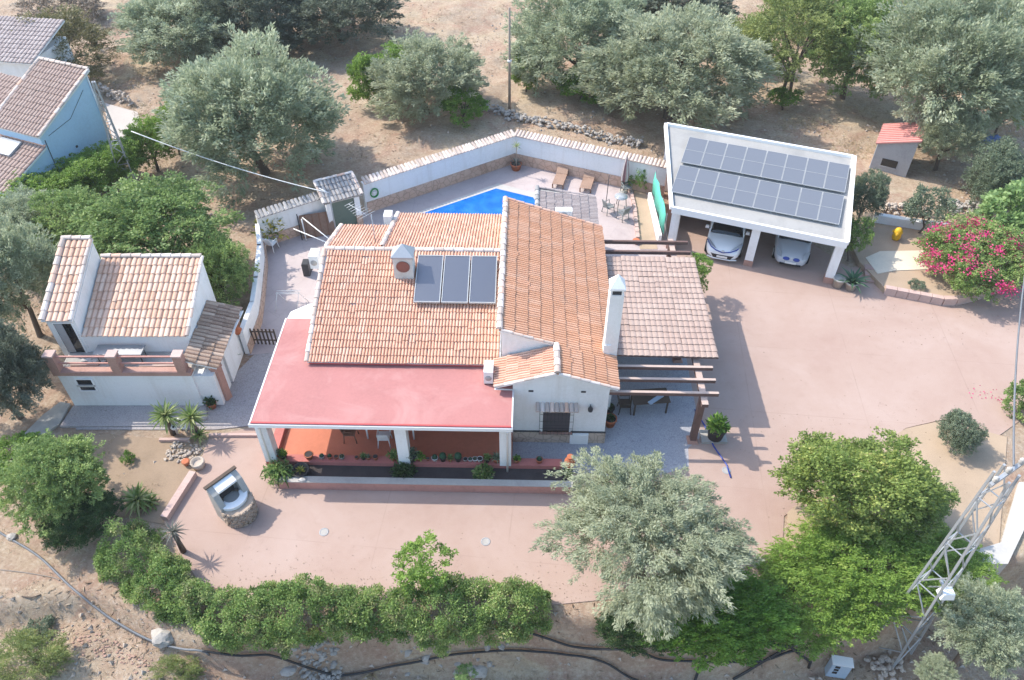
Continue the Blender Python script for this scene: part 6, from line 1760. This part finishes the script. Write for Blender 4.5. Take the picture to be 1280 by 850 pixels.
tree('bush', 'dark green bush behind the hedge corner at left', 'bush', 100, 648, 48, 34, 'citrus1', 'dark green leaves', zc=.8)
tree('olive_tree', 'grey olive cut by the left edge beside the annex tower', 'olive tree', 8, 345, 62, 92, 'olive1', 'olive leaves', zc=3.4, rz=.7)
tree('olive_tree', 'dark shaded olive at the left edge below the annex tower', 'olive tree', -10, 468, 58, 66, 'olive2', 'dark olive leaves', zc=2.5)
tree('olive_tree', 'grey olive beside the blue house at the left edge', 'olive tree', 25, 282, 52, 40, 'olive3', 'olive leaves', zc=2.4)
tree('carob_tree', 'broad green carob directly behind the annex roof', 'carob tree', 195, 292, 98, 56, 'carob', 'carob leaves', zc=3.0, limbs=10)
tree('carob_tree', 'green carob at the left behind the annex tower', 'carob tree', 98, 285, 60, 48, 'almond', 'carob leaves', zc=2.6)
tree('carob_tree', 'dark green carob right behind the annex wall, near the terrace', 'carob tree', 272, 345, 42, 48, 'carob', 'carob leaves', zc=2.0, rz=2.)
for i, (u, v, a, b_) in enumerate(((52, 240, 50, 32), (100, 222, 48, 32), (140, 204, 40, 30), (186, 180, 34, 30), (214, 160, 24, 30))):
    tree('hedge_bush', f'bright green hedge bush, {ORD[i]} from the left below the blue house wall', 'bush', u, v, a, b_, 'citrus1', 'bright leaves', zc=1.7, rzmin=.5, group='bright hedge bushes below the blue house')
tree('scrub_bush', 'dry olive coloured scrub above the blue house', 'bush', 70, 62, 64, 42, 'scrub', 'scrub leaves')
tree('scrub_bush', 'dry grey scrub at the top left corner', 'bush', 75, 15, 52, 22, 'scrub', 'dead twigs', zc=.7)
tree('scrub_bush', 'dark scrub at the left edge above the white house', 'bush', 2, 52, 22, 26, 'shrub', 'dark green leaves', zc=1.0)
tree('bush', 'grey green shrub at the bottom left corner', 'bush', 40, 822, 52, 30, 'scrub', 'almond leaves', zc=-.3)
tree('bush', 'small dark tuft just above the bottom left corner shrub', 'bush', 48, 790, 22, 16, 'shrub2', 'grey leaves', zc=-.6)
tree('bush', 'small dry green shrub at the bottom edge under the pipe', 'bush', 222, 840, 34, 15, 'scrub', 'almond leaves', zc=-.7)
tree('bush', 'light green tuft at the bottom edge below the stone row', 'bush', 582, 843, 14, 12, 'shrub2', 'fig leaves', zc=-.8)
tree('bush', 'leafy bush between the strip bed and the perimeter wall', 'bush', 797, 223, 14, 16, 'shrub2', 'citrus leaves', zc=.7)
tree('vine', 'green climbing vine at the back right corner of the pergola', 'vine', 870, 332, 20, 16, 'shrub', 'bright leaves', zc=1.9)
tree('vine', 'green climbing vine hanging down beside the pergola edge', 'vine', 876, 358, 9, 22, 'shrub2', 'bright leaves', zc=1.7)
tree('bush', 'small green tuft in the dirt bed before the annex', 'bush', 159, 572, 9, 8, 'shrub2', 'citrus leaves', zc=.2)
tree('bush', 'dry brushy shrub at the edge of the rocks on the right', 'bush', 1225, 235, 26, 14, 'scrub', 'dead twigs', zc=.4)
tree('olive_tree', 'small olive at the right end of the grove ground, cut by the right edge', 'olive tree', 1262, 130, 26, 34, 'olive3', 'almond leaves', zc=2.4)
# bare dead shrub at the top left
t = thing('dead_shrub', 'bare dead shrub with pale upright stems near the top left olive', 'dead shrub', gnd(120, 60))
g = random.Random(9)
for k in range(13):
    a_ = g.uniform(0, 6.28); h_ = g.uniform(1.2, 2.6); e = Vector((math.cos(a_) * h_ * .35, math.sin(a_) * h_ * .35, h_))
    b = MB(); b.tube([(0, 0, -.05), e * .5 + Vector((g.uniform(-.1, .1), g.uniform(-.1, .1), 0)), e], [.05, .035, .012], 5)
    for j in range(4):
        s = e * g.uniform(.4, .9); b.tube([s, s + Vector((g.uniform(-.4, .4), g.uniform(-.4, .4), g.uniform(.1, .5)))], [.02, .006], 4)
    b.build('stem', 'pale bark', t)
# the clipped front hedge
hl = [(148, 672), (168, 702), (200, 728), (240, 752), (285, 770), (340, 766), (420, 762), (500, 762), (580, 762), (650, 758), (684, 758)]
hp_ = [at(u, v, .55) for u, v in hl]
t = thing('hedge', 'long leafy green hedge curving along the driveway front', 'hedge', (hp_[3].x, hp_[3].y, 0))
g = np.random.default_rng(15); nl = 125000
seg = np.array([[p.x - hp_[3].x, p.y - hp_[3].y] for p in hp_]); ln = np.r_[0, np.cumsum(np.linalg.norm(np.diff(seg, axis=0), axis=1))]
nc = 640
s = g.uniform(0, ln[-1], nc); cx_ = np.interp(s, ln, seg[:, 0]); cy_ = np.interp(s, ln, seg[:, 1])
wid = .80 + .22 * np.sin(s * 1.1) + .12 * np.sin(s * 2.7)
an = g.uniform(-.2, math.pi + .75, nc)
tx = np.interp(s + .05, ln, seg[:, 0]) - np.interp(s - .05, ln, seg[:, 0]); ty = np.interp(s + .05, ln, seg[:, 1]) - np.interp(s - .05, ln, seg[:, 1])
tl = np.hypot(tx, ty); nx_, ny_ = -ty / tl, tx / tl
rr = g.uniform(.55, 1, nc)
CC = np.stack([cx_ + nx_ * np.cos(an) * wid * rr, cy_ + ny_ * np.cos(an) * wid * rr, .32 + np.sin(an) * (.98 + .12 * np.sin(s * 1.7)) * rr], -1)
out = np.stack([nx_ * np.cos(an), ny_ * np.cos(an), np.sin(an)], -1)
k = g.integers(0, nc, nl); d = unit(g.normal(size=(nl, 3)) + out[k] * .6)
P0 = CC[k] + d * g.uniform(.16, .32, nc)[k][:, None] * (g.random((nl, 1)) ** .5)
tc = g.random(nc)
link('foliage', leaf_mesh('foliage', leaves(P0, unit(d + g.normal(size=(nl, 3)) * .8), .078 * g.uniform(.6, 1.3, nl), .024, rnd=g), .55 * tc[k] + .45 * g.random(nl)), 'hedge leaves', t)
for q in range(26):
    f = (q + .5) / 26 * ln[-1]; x_, y_ = float(np.interp(f, ln, seg[:, 0])), float(np.interp(f, ln, seg[:, 1]))
    b = MB(); b.tube([(x_, y_, -.9), (x_ + .05, y_, .2), (x_ + .1, y_ + .08, .7)], [.05, .035, .012], 5); b.build('stem', 'bark', t)
# yuccas and other spiky plants
def yucca(label, p, h, n, L, W, mat='yucca leaves', seed=1, lean=(0, 0), group=None):
    t = thing('yucca', label, 'yucca', p, 0, group)
    b = MB(); b.tube([(0, 0, 0), (lean[0] * .4, lean[1] * .4, h * .5), (lean[0], lean[1], h)], [.11, .08, .075], 8)
    tr = b.build('trunk', 'bark', t)
    link('leaves', spikes(seed, n, L, W, -.5, 1.3, .2), mat, t, (lean[0], lean[1], h))
    return t
yucca('tall yucca with a bright green head left of the white ornaments', gnd(217, 543), 1.1, 60, .78, .045, seed=1)
yucca('tall yucca with narrow striped leaves right of the white ornaments', gnd(249, 546), 1.15, 54, .75, .04, seed=2)
yucca('short bright yucca at the foot of the two tall yuccas', gnd(251, 549), .25, 30, .45, .04, seed=3)
yucca('spreading yellow green yucca in the lower half of the dirt bed', gnd(177, 634), .45, 54, .75, .05, seed=4)
yucca('small yucca right of the spreading one in the dirt bed', gnd(190, 632), .2, 28, .5, .04, seed=5)
yucca('slim grey yucca standing at the hedge beside the pink driveway', gnd(230, 690), 1.25, 46, .52, .02, 'grey yucca leaves', 6)
t = thing('dry_tuft', 'dry drooping brown tuft beside the dark pipe at the bottom edge', 'dry plant', gnd(466, 843))
link('leaves', spikes(7, 22, .55, .02, .2, 1.2, .5), 'dry straw', t)
# agave by the track, wild grass
def grass(name, n, boxes, seed, mat='dry straw', L=.22):
    g = np.random.default_rng(seed); pts = []
    while len(pts) < n:
        x0, x1, y0, y1 = boxes[g.integers(len(boxes))]
        x, y = g.uniform(x0, x1), g.uniform(y0, y1)
        if -13.2 < x < 24 and np.interp(x, HBX, HBY) + .3 < y < 41: continue
        if math.sin(x * 1.1 + 2 * math.sin(y * .7)) + math.sin(y * 1.3 - x * .4) < g.uniform(-.6, 1.2): continue
        pts.append((x, y))
    pts = np.repeat(np.array(pts), 7, 0) + g.normal(size=(n * 7, 2)) * .07
    P0 = np.concatenate([pts, terrain_h(pts[:, 0], pts[:, 1])[:, None] - .02], 1)
    ax = unit(g.normal(size=(n * 7, 3)) * .55 + np.array([0, 0, .8]))
    link(name, leaf_mesh(name, leaves(P0, ax, L * g.uniform(.5, 1.3, n * 7), .010, .2, g), g.random(n * 7)), mat, kind='stuff')
grass('dry_grass', 5200, [(-34, 34, 40, 67), (-32, -20, 38, 64), (17, 32, 35, 46)], 1)
grass('bank_grass', 1500, [(-22, 18, 5, 12.6), (-24, -13, 12, 20)], 2, 'dry straw', .17)
grass('green_weeds', 260, [(-22, 18, 6, 12), (-30, 30, 40, 60)], 3, 'scrub leaves', .18)
# fallen bougainvillea petals on the driveway
g = np.random.default_rng(8); q = np.array([list(at(1232 + g.normal() * 9, 491 + g.normal() * 4, .012)) for _ in range(24)] + [list(at(1250 + g.normal() * 4, 500 + g.normal() * 2, .012)) for _ in range(16)])
ax = unit(g.normal(size=(40, 3)) * np.array([1, 1, .1]))
link('fallen_petals', leaf_mesh('fallen_petals', leaves(q, ax, .07, .03, rnd=g, up=(0, 0, 0)), g.random(40)), 'magenta petals', kind='stuff')

# fallen leaves and twigs under the grove
g = np.random.default_rng(77); n_ = 16000
xy = np.concatenate([np.stack([g.uniform(-34, 33, n_), g.uniform(40.5, 66, n_)], -1), np.stack([g.uniform(-32, -13, 4000), g.uniform(22, 44, 4000)], -1), np.stack([g.uniform(-20, 16, 5000), g.uniform(9.5, 13.5, 5000)], -1)])
keep = (np.sin(xy[:, 0] * .8 + 1.7 * np.sin(xy[:, 1] * .5)) + np.sin(xy[:, 1] * 1.1 - xy[:, 0] * .5)) > g.uniform(-1.2, 1.0, len(xy))
keep &= ~((xy[:, 0] > -13.2) & (xy[:, 0] < 24) & (xy[:, 1] > np.interp(xy[:, 0], HBX, HBY) + .3) & (xy[:, 1] < 40.5))
xy = xy[keep]; P0 = np.concatenate([xy, terrain_h(xy[:, 0], xy[:, 1])[:, None] + .02], 1)
ax = unit(g.normal(size=(len(xy), 3)) * np.array([1, 1, .25]))
link('leaf_litter', leaf_mesh('leaf_litter', leaves(P0, ax, g.uniform(.08, .28, len(xy)), g.uniform(.012, .035, len(xy)), rnd=g), g.random(len(xy))), 'litter leaves', kind='stuff')

# stray leaves blown onto the paving along its edges
n_ = 1100
xy = np.concatenate([np.stack([g.uniform(-11, 9, n_), 12.6 + np.abs(g.normal(size=n_)) * .9], -1), np.stack([g.uniform(9, 19, 300), g.uniform(15, 21.5, 300)], -1), np.stack([g.uniform(-11, 20, 200), g.uniform(13, 29, 200)], -1), np.stack([g.uniform(16, 25, 250), g.uniform(25, 29, 250)], -1)])
xy = xy[~((xy[:, 0] > -9.6) & (xy[:, 0] < 2.6) & (xy[:, 1] > 16.8))]
P0 = np.concatenate([xy, np.full((len(xy), 1), .012)], 1)
ax = unit(g.normal(size=(len(xy), 3)) * np.array([1, 1, .08]))
link('stray_leaves', leaf_mesh('stray_leaves', leaves(P0, ax, g.uniform(.02, .08, len(xy)), g.uniform(.006, .016, len(xy)), rnd=g, up=(0, 0, 0)), g.random(len(xy))), 'litter leaves', kind='stuff')


# ------------------------------------------------------------------ thin haze over the whole scene, added to lift the dark tones
b = MB(); b.bb(-430, 430, -130, 710, -5.0, 26.0)
hz = b.mesh('haze'); mh = bpy.data.materials.new('haze air'); mh.use_nodes = True
hn = mh.node_tree.nodes; hn.remove(hn['Principled BSDF'])
pv = hn.new('ShaderNodeVolumePrincipled'); pv.inputs['Color'].default_value = (.93, .95, .98, 1); pv.inputs['Density'].default_value = .0004
mh.node_tree.links.new(pv.outputs[0], hn['Material Output'].inputs['Volume'])
hz.materials.append(mh); link('haze', hz, None, kind='stuff')
